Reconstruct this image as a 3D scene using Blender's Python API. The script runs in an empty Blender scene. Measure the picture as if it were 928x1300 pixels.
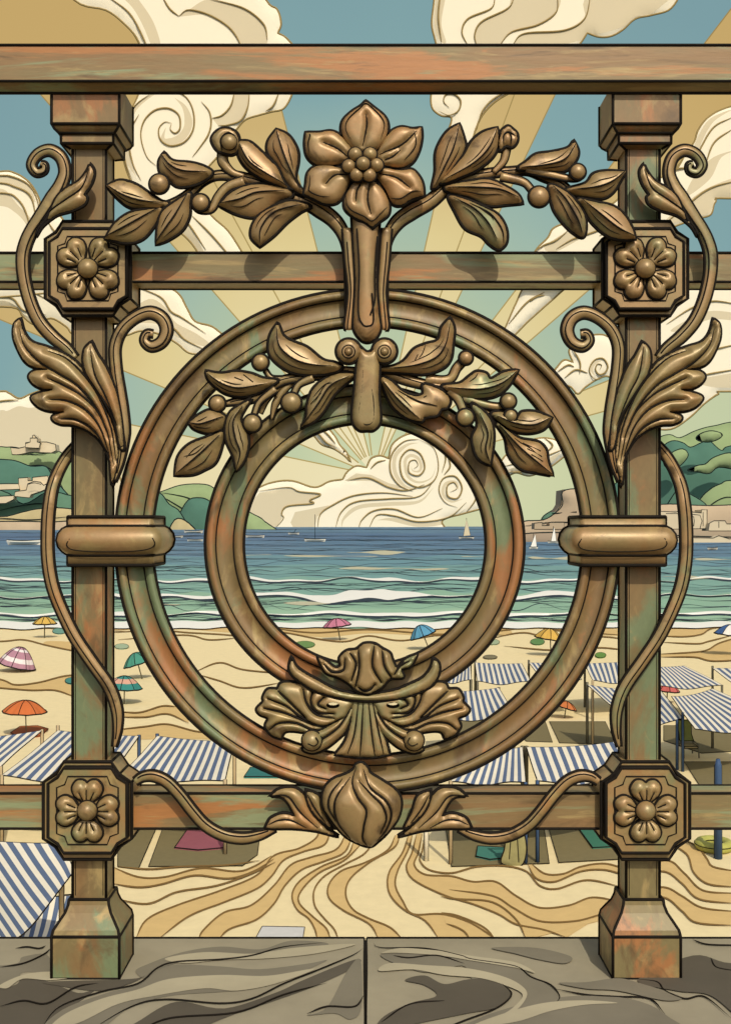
import bpy, math, random
import numpy as np
from mathutils import Vector, geometry

# ------------------------------------------------------------------ camera, world, sun, exposure
sc = bpy.context.scene
COL = sc.collection
CAMZ, CAMD, F = 7.0, 1.5, 1500.0          # eye 7 m above the sand, 1.5 m in front of the railing
CX, HY = 464.0, 668.0                     # optical axis column and horizon row of the photograph
cam_d = bpy.data.cameras.new('camera'); cam = bpy.data.objects.new('camera', cam_d); COL.objects.link(cam)
cam.location = (0, -CAMD, CAMZ); cam.rotation_euler = (math.radians(90), 0, 0)
cam_d.sensor_width = 36; cam_d.lens = 36 * F / 1300; cam_d.shift_y = 18 / 1300
cam_d.clip_start = 0.05; cam_d.clip_end = 90000
sc.camera = cam
SUN_EL, SUN_AZ = math.radians(42), math.radians(166)      # behind the viewer, a little to the right
sd = Vector((math.sin(SUN_AZ) * math.cos(SUN_EL), math.cos(SUN_AZ) * math.cos(SUN_EL), math.sin(SUN_EL)))
w = bpy.data.worlds.new('World'); sc.world = w; w.use_nodes = True
nt = w.node_tree; bg = nt.nodes['Background']
sky = nt.nodes.new('ShaderNodeTexSky'); sky.sky_type = 'NISHITA'; sky.sun_disc = False
sky.dust_density = 2.5; sky.ozone_density = 0.7; sky.sun_elevation = SUN_EL; sky.sun_rotation = SUN_AZ
nt.links.new(sky.outputs[0], bg.inputs[0]); bg.inputs[1].default_value = 0.125
sun_d = bpy.data.lights.new('sun', 'SUN'); sun = bpy.data.objects.new('sun', sun_d); COL.objects.link(sun)
sun_d.energy = 2.7; sun_d.angle = math.radians(0.5); sun_d.color = (1.0, 0.94, 0.82)
sun.rotation_euler = (-sd).to_track_quat('-Z', 'Y').to_euler(); sun.location = (5, -20, 30)
vs = sc.view_settings
vs.view_transform = 'Standard'; vs.look = 'None'; vs.gamma = 1; vs.use_curve_mapping = False; vs.exposure = 0.0
random.seed(7); rng = np.random.default_rng(7)

# ------------------------------------------------------------------ materials
def nodes(name):
    m = bpy.data.materials.new(name); m.use_nodes = True
    t = m.node_tree; return m, t, t.nodes['Principled BSDF']
def s2l(h):
    h = h.lstrip('#'); o = []
    for i in (0, 2, 4):
        c = int(h[i:i+2], 16) / 255; o.append(c / 12.92 if c <= .04045 else ((c + .055) / 1.055) ** 2.4)
    return tuple(o) + (1,)
def plain(name, col, rough=.8, spec=.15, vary=.12, scale=6.0, bump=0.0):
    """a surface of one colour with a soft procedural mottling"""
    m, t, b = nodes(name)
    b.inputs['Roughness'].default_value = rough; b.inputs['Specular IOR Level'].default_value = spec
    tc = t.nodes.new('ShaderNodeTexCoord'); n = t.nodes.new('ShaderNodeTexNoise')
    n.inputs['Scale'].default_value = scale; n.inputs['Detail'].default_value = 5; n.inputs['Roughness'].default_value = .6
    t.links.new(tc.outputs['Object'], n.inputs['Vector'])
    r = t.nodes.new('ShaderNodeValToRGB'); t.links.new(n.outputs['Fac'], r.inputs[0])
    r.color_ramp.elements[0].position = .3; r.color_ramp.elements[1].position = .7
    r.color_ramp.elements[0].color = tuple(c * (1 - vary) for c in col[:3]) + (1,)
    r.color_ramp.elements[1].color = tuple(min(1, c * (1 + vary)) for c in col[:3]) + (1,)
    t.links.new(r.outputs[0], b.inputs['Base Color'])
    if bump:
        bp = t.nodes.new('ShaderNodeBump'); bp.inputs['Strength'].default_value = bump
        t.links.new(n.outputs['Fac'], bp.inputs['Height']); t.links.new(bp.outputs[0], b.inputs['Normal'])
    return m
def bronze(name, base, second, copper, green, stretch=(1, 1, 1), cth=(.60, .72), gth=(.60, .72), rough=.42, metal=.25,
           highlight=(.38, .27, .105, 1), deep=(.125, .076, .030, 1)):
    """old bronze: brown and olive metal with copper worn through and verdigris in blotches"""
    m, t, b = nodes(name); L = t.links
    b.inputs['Roughness'].default_value = rough; b.inputs['Metallic'].default_value = metal
    tc = t.nodes.new('ShaderNodeTexCoord'); mp = t.nodes.new('ShaderNodeMapping')
    mp.inputs['Scale'].default_value = stretch; L.new(tc.outputs['Object'], mp.inputs[0])
    def noise(sc_, det, off, dist=0.0):
        mm = t.nodes.new('ShaderNodeMapping'); mm.inputs['Location'].default_value = off; L.new(mp.outputs[0], mm.inputs[0])
        n = t.nodes.new('ShaderNodeTexNoise'); n.inputs['Scale'].default_value = sc_; n.inputs['Detail'].default_value = det
        n.inputs['Roughness'].default_value = .62; n.inputs['Distortion'].default_value = dist
        L.new(mm.outputs[0], n.inputs['Vector']); return n
    def ramp(n, a, c):
        r = t.nodes.new('ShaderNodeValToRGB'); r.color_ramp.elements[0].position = a; r.color_ramp.elements[1].position = c
        L.new(n.outputs['Fac'], r.inputs[0]); return r
    def mix(f, a, c):
        x = t.nodes.new('ShaderNodeMix'); x.data_type = 'RGBA'; L.new(f, x.inputs[0])
        for i, v in ((6, a), (7, c)):
            if isinstance(v, tuple): x.inputs[i].default_value = v
            else: L.new(v, x.inputs[i])
        return x.outputs[2]
    c = mix(ramp(noise(9, 4, (0, 0, 0), .3), .40, .62).outputs[0], base, second)
    c = mix(ramp(noise(7, 6, (3, 1, 7), .6), *cth).outputs[0], c, copper)
    c = mix(ramp(noise(8, 6, (9, 4, 2), .6), *gth).outputs[0], c, green)
    c = mix(ramp(noise(24, 5, (5, 7, 3), .8), .56, .70).outputs[0], c, highlight)  # ochre blotches painted for gold highlights, scattered by noise
    c = mix(ramp(noise(17, 5, (8, 2, 6), .8), .58, .70).outputs[0], c, deep)
    fine = noise(160, 3, (1, 8, 5))
    c = mix(ramp(fine, .25, .8).outputs[0], c, c)
    hs = t.nodes.new('ShaderNodeHueSaturation'); L.new(c, hs.inputs['Color'])
    mr = t.nodes.new('ShaderNodeMapRange'); mr.inputs[3].default_value = .82; mr.inputs[4].default_value = 1.16
    L.new(fine.outputs['Fac'], mr.inputs[0]); L.new(mr.outputs[0], hs.inputs['Value'])
    L.new(hs.outputs[0], b.inputs['Base Color'])
    bp = t.nodes.new('ShaderNodeBump'); bp.inputs['Strength'].default_value = .12; bp.inputs['Distance'].default_value = .002
    L.new(noise(60, 4, (2, 2, 2)).outputs['Fac'], bp.inputs['Height']); L.new(bp.outputs[0], b.inputs['Normal'])
    return m
INK = plain('dark_line', (.012, .009, .006, 1), .7, .1, 0)
BR = bronze('bronze_bar', (.225, .130, .048, 1), (.20, .155, .062, 1), (.345, .15, .05, 1), (.165, .20, .095, 1), (1, 1, .5), (.545, .60), (.54, .60), .5, .1)
BRH = bronze('bronze_rail', (.25, .145, .055, 1), (.22, .17, .07, 1), (.38, .165, .05, 1), (.25, .275, .135, 1), (.30, 1, 2.8), (.52, .57), (.51, .57), .5, .1)
BO = bronze('bronze_cast', (.345, .208, .084, 1), (.275, .20, .080, 1), (.37, .19, .065, 1), (.22, .235, .105, 1), (1, 1, 1), (.56, .67), (.57, .68), .42, .22)
M = {}
def flat(key, hexc, k=1.0, **kw):
    c = s2l(hexc); M[key] = plain(key, tuple(v * k for v in c[:3]) + (1,), **kw); return M[key]

# ------------------------------------------------------------------ geometry helpers
def P(x, y, Y=0.0):
    k = (CAMD + Y) / F
    return Vector(((x - CX) * k, Y, CAMZ - (y - HY) * k))
def G(x, y, h=0.0):
    """point of the photograph that lies h metres above the sand"""
    d = F * (CAMZ - h) / (y - HY)
    return Vector(((x - CX) * d / F, d - CAMD, h))
def pts(s, ox=0, oy=0, k=1.0):
    r = []
    for q in s.split():
        a, b = q.split(','); r.append((ox + float(a) / k, oy + float(b) / k))
    return r
def mir(p, c2=931.0): return [(c2 - x, y) for x, y in p]
def cat(p, sub=6):
    """open Catmull-Rom through p"""
    p = [np.array(q, float) for q in p]; n = len(p)
    if n < 3: return [tuple(q) for q in p]
    o = []
    for i in range(n - 1):
        a = p[i-1] if i else 2 * p[0] - p[1]; b, c = p[i], p[i+1]; d = p[i+2] if i + 2 < n else 2 * p[-1] - p[-2]
        for j in range(sub):
            t = j / sub
            o.append(tuple(.5 * (2*b + (c-a)*t + (2*a-5*b+4*c-d)*t*t + (3*b-a-3*c+d)*t**3)))
    o.append(tuple(p[-1])); return o
def loop(p, sub=5):
    """closed smooth loop; a point written twice is a sharp corner"""
    n = len(p); cor = [i for i in range(n) if p[i] == p[(i+1) % n]]
    if not cor:
        q = [p[-2], p[-1]] + list(p) + [p[0], p[1]]
        o = cat(q, sub); return o[2*sub: (n+2)*sub]
    res = []; k = len(cor)
    for a in range(k):
        i0 = cor[a] + 1; i1 = cor[(a+1) % k]
        if i1 < i0: i1 += n
        run = [p[i % n] for i in range(i0, i1 + 1)]
        res += cat(run, sub)[:-1] if len(run) > 2 else run[:-1]
    return res
def inside(q, poly):
    x, y = q[:, 0], q[:, 1]; r = np.zeros(len(q), bool); p = np.array(poly); n = len(p)
    for i in range(n):
        x1, y1 = p[i]; x2, y2 = p[i-1]
        c = (y1 > y) != (y2 > y)
        with np.errstate(divide='ignore', invalid='ignore'):
            xi = (x2 - x1) * (y - y1) / (y2 - y1) + x1
        r ^= c & (x < xi)
    return r
def dist(q, line, closed=False):
    p = np.array(line, float); a = p if closed else p[:-1]; b = np.roll(p, -1, 0) if closed else p[1:]
    d = np.full(len(q), 1e9)
    for i in range(len(a)):
        ab = b[i] - a[i]; L = (ab ** 2).sum() or 1e-12
        t = np.clip(((q - a[i]) @ ab) / L, 0, 1)
        d = np.minimum(d, np.hypot(*(q - a[i] - t[:, None] * ab).T))
    return d
OFF = {}
class B:
    """collects shapes and links them as ONE mesh object"""
    def __init__(s): s.v = []; s.f = []; s.m = []; s.sm = []; s.mats = []
    def slot(s, m):
        if m not in s.mats: s.mats.append(m)
        return s.mats.index(m)
    def add(s, v, f, m, smooth=True):
        n = len(s.v); k = s.slot(m); s.v += [tuple(q) for q in v]
        for q in f: s.f.append(tuple(n + i for i in q)); s.m.append(k); s.sm.append(smooth)
    def build(s, name, parent=None, at=None):
        off = np.array(OFF.get(parent.name, (0, 0, 0)) if parent is not None else (at or (0, 0, 0)), float)
        s.v = [tuple(np.array(q) - off) for q in s.v]
        me = bpy.data.meshes.new(name); me.from_pydata(s.v, [], s.f)
        for m in s.mats: me.materials.append(m)
        me.polygons.foreach_set('material_index', s.m); me.polygons.foreach_set('use_smooth', s.sm); me.update()
        o = bpy.data.objects.new(name, me); COL.objects.link(o)
        OFF[o.name] = off
        if parent is not None: o.parent = parent
        else: o.location = off
        return o
    def tube(s, path, rad, m=None, n=8, closed=False, flatY=1.0):
        m = m or INK; p = [Vector(q) for q in path]; N = len(p)
        if not hasattr(rad, '__len__'): rad = [rad] * N
        V = []; Fc = []
        prev = None
        for i in range(N):
            a = p[i-1] if (i or closed) else p[0]; b = p[(i+1) % N] if (i < N-1 or closed) else p[-1]
            t = (b - a); t = t.normalized() if t.length > 1e-12 else Vector((1, 0, 0))
            up = Vector((0, 1, 0)) if abs(t.y) < .9 else Vector((1, 0, 0))
            u = t.cross(up).normalized(); w_ = u.cross(t).normalized()
            if prev is not None and u.dot(prev) < 0: u = -u; w_ = -w_
            prev = u
            for j in range(n):
                A = 2 * math.pi * j / n
                V.append(p[i] + (u * math.cos(A) + w_ * math.sin(A) * flatY) * rad[i])
        for i in range(N if closed else N - 1):
            for j in range(n):
                a = i*n+j; b = i*n+(j+1) % n; c = ((i+1) % N)*n+(j+1) % n; d = ((i+1) % N)*n+j
                Fc.append((a, b, c, d))
        if not closed: Fc.append(tuple(range(n))[::-1]); Fc.append(tuple((N-1)*n + j for j in range(n)))
        s.add(V, Fc, m)
    def box(s, lo, hi, m, ink=0.0):
        x0, y0, z0 = lo; x1, y1, z1 = hi
        V = [(x0,y0,z0),(x1,y0,z0),(x1,y1,z0),(x0,y1,z0),(x0,y0,z1),(x1,y0,z1),(x1,y1,z1),(x0,y1,z1)]
        s.add(V, [(3,2,1,0),(4,5,6,7),(0,1,5,4),(1,2,6,5),(2,3,7,6),(3,0,4,7)], m, False)
        if ink:
            for a, b in ((0,1),(1,2),(2,3),(3,0),(4,5),(5,6),(6,7),(7,4),(0,4),(1,5),(2,6),(3,7)): s.tube([V[a], V[b]], ink, n=6)
    def prism(s, poly, Y0, Y1, m, ink=0.0, inkb=None):
        """px outline on the plane Y0 pushed straight back to Y1"""
        A = [P(x, y, Y0) for x, y in poly]; n = len(A); C = [Vector((q.x, Y1, q.z)) for q in A]
        s.add(A + C, [tuple(range(n)), tuple(range(n, 2*n))[::-1]] + [(i, i+n, (i+1) % n + n, (i+1) % n) for i in range(n)], m, False)
        if ink:
            s.tube(A, ink, closed=True, n=6); s.tube(C, inkb or ink, closed=True, n=6)
            for a, c in zip(A, C): s.tube([a, c], ink * .8, n=6)
    def loft(s, loops, m, ink=0.0, lines=(), corners=True, smooth=False):
        n = len(loops[0]); V = [q for l in loops for q in l]; Fc = []
        for i in range(len(loops) - 1):
            for j in range(n): Fc.append((i*n+j, i*n+(j+1) % n, (i+1)*n+(j+1) % n, (i+1)*n+j))
        Fc.append(tuple(range(n))[::-1]); Fc.append(tuple((len(loops)-1)*n+j for j in range(n)))
        s.add(V, Fc, m, smooth)
        if ink:
            for i in lines: s.tube(loops[i], ink, closed=True, n=6)
            if corners:
                for j in range(n): s.tube([l[j] for l in loops], ink * .9, n=6)
    def ball(s, c, r, m, ink=0.0, n=14, sy=1.0):
        V = []; Fc = []; c = Vector(c)
        for i in range(n + 1):
            a = math.pi * i / n
            for j in range(2*n):
                b = math.pi * j / n
                V.append(c + Vector((r*math.sin(a)*math.cos(b), r*sy*math.cos(a), r*math.sin(a)*math.sin(b))))
        for i in range(n):
            for j in range(2*n): Fc.append((i*2*n+j, (i+1)*2*n+j, (i+1)*2*n+(j+1) % (2*n), i*2*n+(j+1) % (2*n)))
        s.add(V, Fc, m)
        if ink:
            s.tube([c + Vector((r*math.cos(k*math.pi/16), 0, r*math.sin(k*math.pi/16))) for k in range(32)], ink, closed=True, n=6)
    def vine(s, path, rad, Y, m, ink=.0023, flatY=.7  , groove=0.0):
        """a cast stem that follows a px path; its two flanks carry a dark line"""
        p = cat(path, 7); n = len(p)
        if hasattr(rad, '__len__'): rad = np.interp(np.linspace(0, 1, n), np.linspace(0, 1, len(rad)), rad)
        else: rad = np.full(n, rad)
        Ys = np.interp(np.linspace(0, 1, n), np.linspace(0, 1, len(Y)), Y) if hasattr(Y, '__len__') else np.full(n, Y)
        q = np.array(p); t = np.gradient(q, axis=0); t /= np.maximum(np.hypot(*t.T), 1e-9)[:, None]; nn = np.stack([-t[:, 1], t[:, 0]], 1)
        s.tube([P(x, y, yy) for (x, y), yy in zip(q, Ys)], list(rad * .001), m, 12, flatY=flatY)

        for sg in (1, -1):
            e = q + nn * rad[:, None] * sg
            s.tube([P(x, y, yy) for (x, y), yy in zip(e, Ys)], ink, n=6)
        if groove:
            e = q + nn * rad[:, None] * groove
            s.tube([P(x, y, yy - r*.001*flatY*.93) for (x, y), yy, r in zip(e[3:-3], Ys[3:-3], rad[3:-3])], ink * .42, n=5)
    def relief(s, outline, Y, m, h=8.0, r=None, veins=(), ink=2.5, vink=1.15, grid=3.2, back=.5, proj=P, k=.001, vw=3.0, vd=.42,
               zones=(), smooth=True, sub=5, inkm=None, lines=(), lm=None, lw=1.0, fold=0.0, holes=()):
        """carved relief of a px outline: rises to h px inside, creased along its veins, dark line on its rim"""
        ol = loop(outline, sub); q = np.array(ol)
        vv = [cat(v, 6) for v in veins]
        lo = q.min(0); hi = q.max(0)
        gx, gy = np.meshgrid(np.arange(lo[0], hi[0], grid), np.arange(lo[1], hi[1], grid * .87))
        gx[1::2] += grid / 2
        g = np.stack([gx.ravel(), gy.ravel()], 1) + rng.normal(0, grid * .04, (gx.size, 2))
        g = g[inside(g, ol)]
        if len(g): g = g[dist(g, ol, True) > grid * .45]
        V = [Vector(a) for a in ol] + [Vector(a) for a in g]
        E = [(i, (i+1) % len(ol)) for i in range(len(ol))]
        for v in vv:
            b0 = len(V); ins = inside(np.array(v), ol)
            V += [Vector(a) for a in v]; E += [(b0+i, b0+i+1) for i in range(len(v)-1) if ins[i] and ins[i+1]]
        zz = []
        for z in list(zones) + [(q_, None) for q_ in holes]:
            zp = z[0]; b0 = len(V); V += [Vector(a) for a in zp]; E += [(b0+i, b0+(i+1) % len(zp)) for i in range(len(zp))]
            zz += [(zp, z[1])] if z[1] else []
        ov, oe, of = geometry.delaunay_2d_cdt(V, E, [], 0, 1e-4)[:3]
        ov = np.array([tuple(a) for a in ov]); of = [f for f in of]
        cen = np.array([ov[list(f)].mean(0) for f in of]); ok = inside(cen, ol)
        for q_ in holes: ok &= ~inside(cen, q_)
        dd = dist(ov, ol, True); ins = inside(ov, ol); dd[~ins] = 0
        R = r or max(dd.max() * .9, .1)
        def height(pp, d0):
            t = np.clip(d0 / R, 0, 1); hh = h * np.sqrt(np.maximum(0, 1 - (1 - t) ** 2))
            if fold:                                            # roof-like halves either side of the midrib
                dv = dist(pp, vv[0]); rf = h * (d0 / np.maximum(d0 + dv, 1e-6)) ** .85 * np.clip(d0 / 2.0, 0, 1) ** .5
                return fold * rf + (1 - fold) * hh
            for v in vv:
                dv = dist(pp, v); hh = hh * (1 - vd * np.exp(-(dv / vw) ** 2))
            return hh
        hh = height(ov, dd)
        top = []; bot = []
        for a, b in zip(ov, hh):
            q0 = proj(a[0], a[1], Y); d = q0 - Vector((0, -CAMD, CAMZ)); dn = Vector((0, 1, 0))
            top.append(q0 - dn * b * k); bot.append(q0 + dn * b * k * back)
        kk = [s.slot(m)] * len(of)
        tri = [tuple(f) for f, o_ in zip(of, ok) if o_]; ct = cen[ok]
        fm = [m] * len(tri)
        for zp, zm in zz:
            iz = inside(ct, zp); fm = [zm if i_ else a_ for i_, a_ in zip(iz, fm)]
        for mm in dict.fromkeys(fm): s.add(top, [f for f, a_ in zip(tri, fm) if a_ is mm], mm, smooth)
        s.add(bot, [f[::-1] for f in tri], m, smooth)
        if ink: s.tube([proj(x, y, Y) for x, y in ol], ink * k, inkm, n=6, closed=True)
        for q_ in holes: s.tube([proj(x, y, Y - .002) for x, y in q_], ink * .8 * k, inkm, n=6, closed=True)
        def onto(v, wd, mat):
            v = np.array(v); d0 = dist(v, ol, True); d0[~inside(v, ol)] = 0; hv = height(v, d0); n = len(v)
            tp = np.minimum(1, np.minimum(np.arange(n) + .6, np.arange(n)[::-1] + .6) / (n * .35)) ** .6
            s.tube([proj(x, y, Y) - Vector((0, 1, 0)) * ((a + wd*.9) * k) for (x, y), a in zip(v, hv)], list(wd * k * tp), mat, n=5)
        for v in vv: 
            if vink: onto(v, vink, inkm)
        for v in lines: onto(cat(v, 8), lw, lm or inkm)
def tag(o, label=None, cat_=None, group=None, kind=None):
    if label: o['label'] = label
    if cat_: o['category'] = cat_
    if group: o['group'] = group
    if kind: o['kind'] = kind
    return o
def thing(name, label, cat_, loc=(0, 0, 0), group=None):
    o = bpy.data.objects.new(name, None); COL.objects.link(o); o.empty_display_size = .1
    o.location = loc; OFF[o.name] = np.array(loc, float); return tag(o, label, cat_, group)
# ================================================================== THE SETTING
# ---- sky: a dome sector with the sunburst that stands behind the sea
SX, SY, RD = 475.0, 603.0, 40000.0
def dome(x, y, R=RD):
    d = Vector((x - CX, F, HY - y)).normalized(); return d * R + Vector((0, -CAMD, CAMZ))
def sky_mat(name, stops):
    m = bpy.data.materials.new(name); m.use_nodes = True; t = m.node_tree; t.nodes.clear(); L = t.links
    out = t.nodes.new('ShaderNodeOutputMaterial'); em = t.nodes.new('ShaderNodeEmission'); L.new(em.outputs[0], out.inputs[0])
    g = t.nodes.new('ShaderNodeNewGeometry'); n1 = t.nodes.new('ShaderNodeVectorMath'); n1.operation = 'NORMALIZE'; L.new(g.outputs['Position'], n1.inputs[0])
    dt = t.nodes.new('ShaderNodeVectorMath'); dt.operation = 'DOT_PRODUCT'; L.new(n1.outputs[0], dt.inputs[0])
    dt.inputs[1].default_value = Vector((SX - CX, F, HY - SY)).normalized()
    ac = t.nodes.new('ShaderNodeMath'); ac.operation = 'ARCCOSINE'; L.new(dt.outputs['Value'], ac.inputs[0])
    nz = t.nodes.new('ShaderNodeTexNoise'); nz.inputs['Scale'].default_value = 14; nz.inputs['Detail'].default_value = 4; L.new(n1.outputs[0], nz.inputs['Vector'])
    ad = t.nodes.new('ShaderNodeMath'); ad.operation = 'MULTIPLY_ADD'; ad.inputs[1].default_value = .04; L.new(nz.outputs['Fac'], ad.inputs[0]); L.new(ac.outputs[0], ad.inputs[2])
    r = t.nodes.new('ShaderNodeValToRGB'); L.new(ad.outputs[0], r.inputs[0]); e = r.color_ramp.elements
    while len(e) < len(stops): e.new(.5)
    for el, (p, h) in zip(e, stops): el.position = p; el.color = s2l(h)
    L.new(r.outputs[0], em.inputs[0]); return m
TAN = sky_mat('sky_tan', [(.03, '#efe4bb'), (.12, '#e8d9a8'), (.22, '#dfcc92'), (.31, '#cdb176'), (.42, '#c6a76b'), (.6, '#c3a468')])
TEAL = sky_mat('sky_teal', [(.03, '#d3d8ae'), (.08, '#c2cda6'), (.17, '#b3c3a4'), (.25, '#9fb8a9'), (.33, '#83a6a8'), (.45, '#7c9ea4')])
CREAM = sky_mat('sky_cream', [(.03, '#ece0b4'), (.25, '#e6d6a4'), (.6, '#d8c48e')])
PALE = sky_mat('sky_pale_green', [(.03, '#dcdcb0'), (.2, '#c9cfa4'), (.6, '#b4c4a6')])
EDGE = sky_mat('sky_ray_edge', [(.02, '#b8a266'), (.5, '#9b8350')])
b = B(); RR = [0, 25, 50, 80, 120, 170, 240, 330, 450, 650, 1000, 1600, 3000]
edges = [(-40, PALE), (15.5, TAN), (22, TEAL), (40.8, TAN), (52.6, TEAL), (64.6, TAN), (77.4, TEAL), (104.2, TAN), (131.2, TEAL), (142, TAN), (157.4, TEAL), (168.3, CREAM), (220, None)]
for (a0, m_), (a1, _) in zip(edges, edges[1:]):
    n = max(2, int((a1 - a0) / 1.5)); V = []; Fc = []
    for i in range(n + 1):
        a = math.radians(a0 + (a1 - a0) * i / n)
        for r_ in RR: V.append(dome(SX + r_*math.cos(a), SY - r_*math.sin(a)))
    k = len(RR)
    for i in range(n):
        for j in range(k - 1): Fc.append((i*k+j, i*k+j+1, (i+1)*k+j+1, (i+1)*k+j))
    b.add(V, Fc, m_)
for a0 in (15.5, 22, 40.8, 45.6, 52.6, 64.6, 69.8, 77.4, 97, 104.2, 113.5, 118.6, 126, 131.2, 142, 157.4, 168.3):
    a = math.radians(a0); V = []; n_ = Vector((math.sin(a), math.cos(a)))
    rs = [r_ for r_ in RR[1:] if not (a0 in (97, 113.5, 126) and r_ > 130)]
    for r_ in rs:
        for sg in (-1, 1): V.append(dome(SX + r_*math.cos(a) + sg*n_.x*.8, SY - r_*math.sin(a) + sg*n_.y*.8, RD * .998))
    b.add(V, [(2*i, 2*i+1, 2*i+3, 2*i+2) for i in range(len(rs) - 1)], EDGE)
tag(b.build('sky'), kind='structure')

# ---- ground, sea
flat('sand', '#ebd7a4', .94, rough=.95, spec=.05, vary=.05, scale=3.0)
flat('sand_tan', '#d8b77a', .93, rough=.95, spec=.05, vary=.05, scale=3.0)
flat('sand_line', '#8a6c3e', .85, rough=.95, spec=.05, vary=.05)
b = B(); b.add([(-30000, -4, 0), (30000, -4, 0), (30000, 30000, 0), (-30000, 30000, 0)], [(0, 1, 2, 3)], M['sand'], False)
tag(b.build('sand_beach'), kind='structure')
def ribbon(bb, path, wpx, m, z, sub=8):
    p = np.array(cat(path, sub)); t = np.gradient(p, axis=0); t /= np.maximum(np.hypot(*t.T), 1e-9)[:, None]; nn = np.stack([-t[:, 1], t[:, 0]], 1)
    n = len(p); ww = wpx * np.minimum(1, np.minimum(np.arange(n) + 1, np.arange(n)[::-1] + 1) / 6)
    V = []
    for q, d, w_ in zip(p, nn, ww):
        V += [G(*(q + d * w_ / 2), z), G(*(q - d * w_ / 2), z)]
    bb.add(V, [(2*i, 2*i+1, 2*i+3, 2*i+2) for i in range(n - 1)], m, False)
def patch(bb, poly, m, z, sub=6):
    ol = loop(poly, sub); V = [Vector(a) for a in ol]
    ov, oe, of = geometry.delaunay_2d_cdt(V, [(i, (i+1) % len(V)) for i in range(len(V))], [], 0, 1e-4)[:3]
    cen = np.array([np.mean([tuple(ov[i]) for i in f], 0) for f in of]); ok = inside(cen, ol)
    bb.add([G(a.x, a.y, z) for a in ov], [tuple(f) for f, o_ in zip(of, ok) if o_], m, False)

sea_cols = [flat('sea_%s' % n_, h_, .84, rough=.55, spec=.25, vary=.05, scale=.02) for n_, h_ in
    (('far', '#507a98'), ('deep', '#436c92'), ('blue', '#4f7a9a'), ('slate', '#56809a'), ('teal', '#6394a0'), ('jade', '#72a3a0'), ('green', '#80b0a0'), ('shallow', '#92bd9f'), ('pale', '#9fc6a4'))]
flat('sea_line', '#22384a', .7, rough=.7, vary=.05); flat('foam', '#f4f1e2', .9, rough=.9, vary=.02); flat('sea_cream_streak', '#d8d2ae', .75, rough=.8, vary=.05)
xs = np.linspace(-1100, 2030, 420)
def wob(y0, amp, seed, cap=True):
    r_ = np.random.default_rng(seed); s_ = np.zeros_like(xs)
    for k_ in range(5):
        L_ = r_.uniform(60, 420); s_ += r_.uniform(.3, 1) * np.sin(xs / L_ * 6.28 + r_.uniform(0, 6.28))
    return y0 + amp * s_ / 2
rows = [np.full_like(xs, 668.45), wob(677, .4, 1), wob(686, .8, 2), wob(695, 1.2, 3), wob(706, 1.8, 4), wob(718, 2.2, 5), wob(734, 3, 6), wob(753, 4, 7), wob(773, 3, 8), wob(796, 1.5, 9)]
b = B()
for i, m_ in enumerate(sea_cols):
    V = []
    for u, v in ((rows[i], 0), (rows[i+1], 1)): V += [G(x, y, .06) for x, y in zip(xs, u)]
    n = len(xs); b.add(V, [(j, j+1, n+j+1, n+j) for j in range(n - 1)], m_, False)
tag(b.build('sea'), kind='structure')
def surf(bb, x0, x1, y, th, m, z, seed, amp=1.5, hump=0.0, wave=None):
    """a low swell lying on the sea between two columns of the photograph"""
    r_ = np.random.default_rng(seed); x = np.linspace(x0, x1, max(12, int((x1-x0)/5))); u = (x-x0)/(x1-x0)
    yy = y + sum(r_.uniform(.3, 1)*amp*np.sin(x/r_.uniform(45, 220)*6.28 + r_.uniform(0, 6.28)) for _ in range(3)) / 1.5
    t_ = th * (np.sin(np.pi*u)**.5) * (.55 + .45*np.sin(x/r_.uniform(50, 130)*6.28 + r_.uniform(0, 6.28)))
    if wave is not None: t_ = th * np.interp(x, *wave); 
    if hump > .05: t_ = t_ * (1 + .22*np.sin(x/9.0) * np.sin(x/23.0 + seed)) ; yy = yy + np.clip(t_ - 7, 0, 9) * .12 * np.sin(x/6.5)
    V = []
    for a, c, d in zip(x, yy, np.maximum(t_, .15)): V += [G(a, c - d/2, z), G(a, c, z + hump), G(a, c + d/2, z)]
    bb.add(V, [q for i in range(len(x)-1) for q in ((3*i, 3*i+1, 3*i+4, 3*i+3), (3*i+1, 3*i+2, 3*i+5, 3*i+4))], m, True)
b = B(); L_ = M['sea_line']; rl_ = random.Random(3)
for y, n_ in ((672, 5), (676, 5), (681, 6), (686, 8), (692, 8), (698, 8), (704, 8), (711, 8), (719, 8), (727, 8), (741, 8), (748, 8), (761, 8), (768, 8), (783, 7)):
    for i in range(n_ * 3):
        x0 = rl_.uniform(-700, 1500); surf(b, x0, x0 + rl_.uniform(110, 420), y + rl_.uniform(-3, 3) * (y - 660) / 80, .40 + (y-668)/170, L_, .075, rl_.randint(0, 9999), .4 + (y-668)/70)
for i, y in enumerate((683, 690, 697, 703, 710, 716, 724, 730, 743, 749, 763, 770)):
    x0 = -1000 + 37*i; surf(b, x0, x0 + 2600, y, .55 + (y-668)/130, L_, .072, 300 + i, 1.0 + (y-668)/35, 0, (np.linspace(-1100, 2030, 80), np.clip(np.random.default_rng(i).uniform(-.5, 1.2, 80), .05, 1)))
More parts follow.
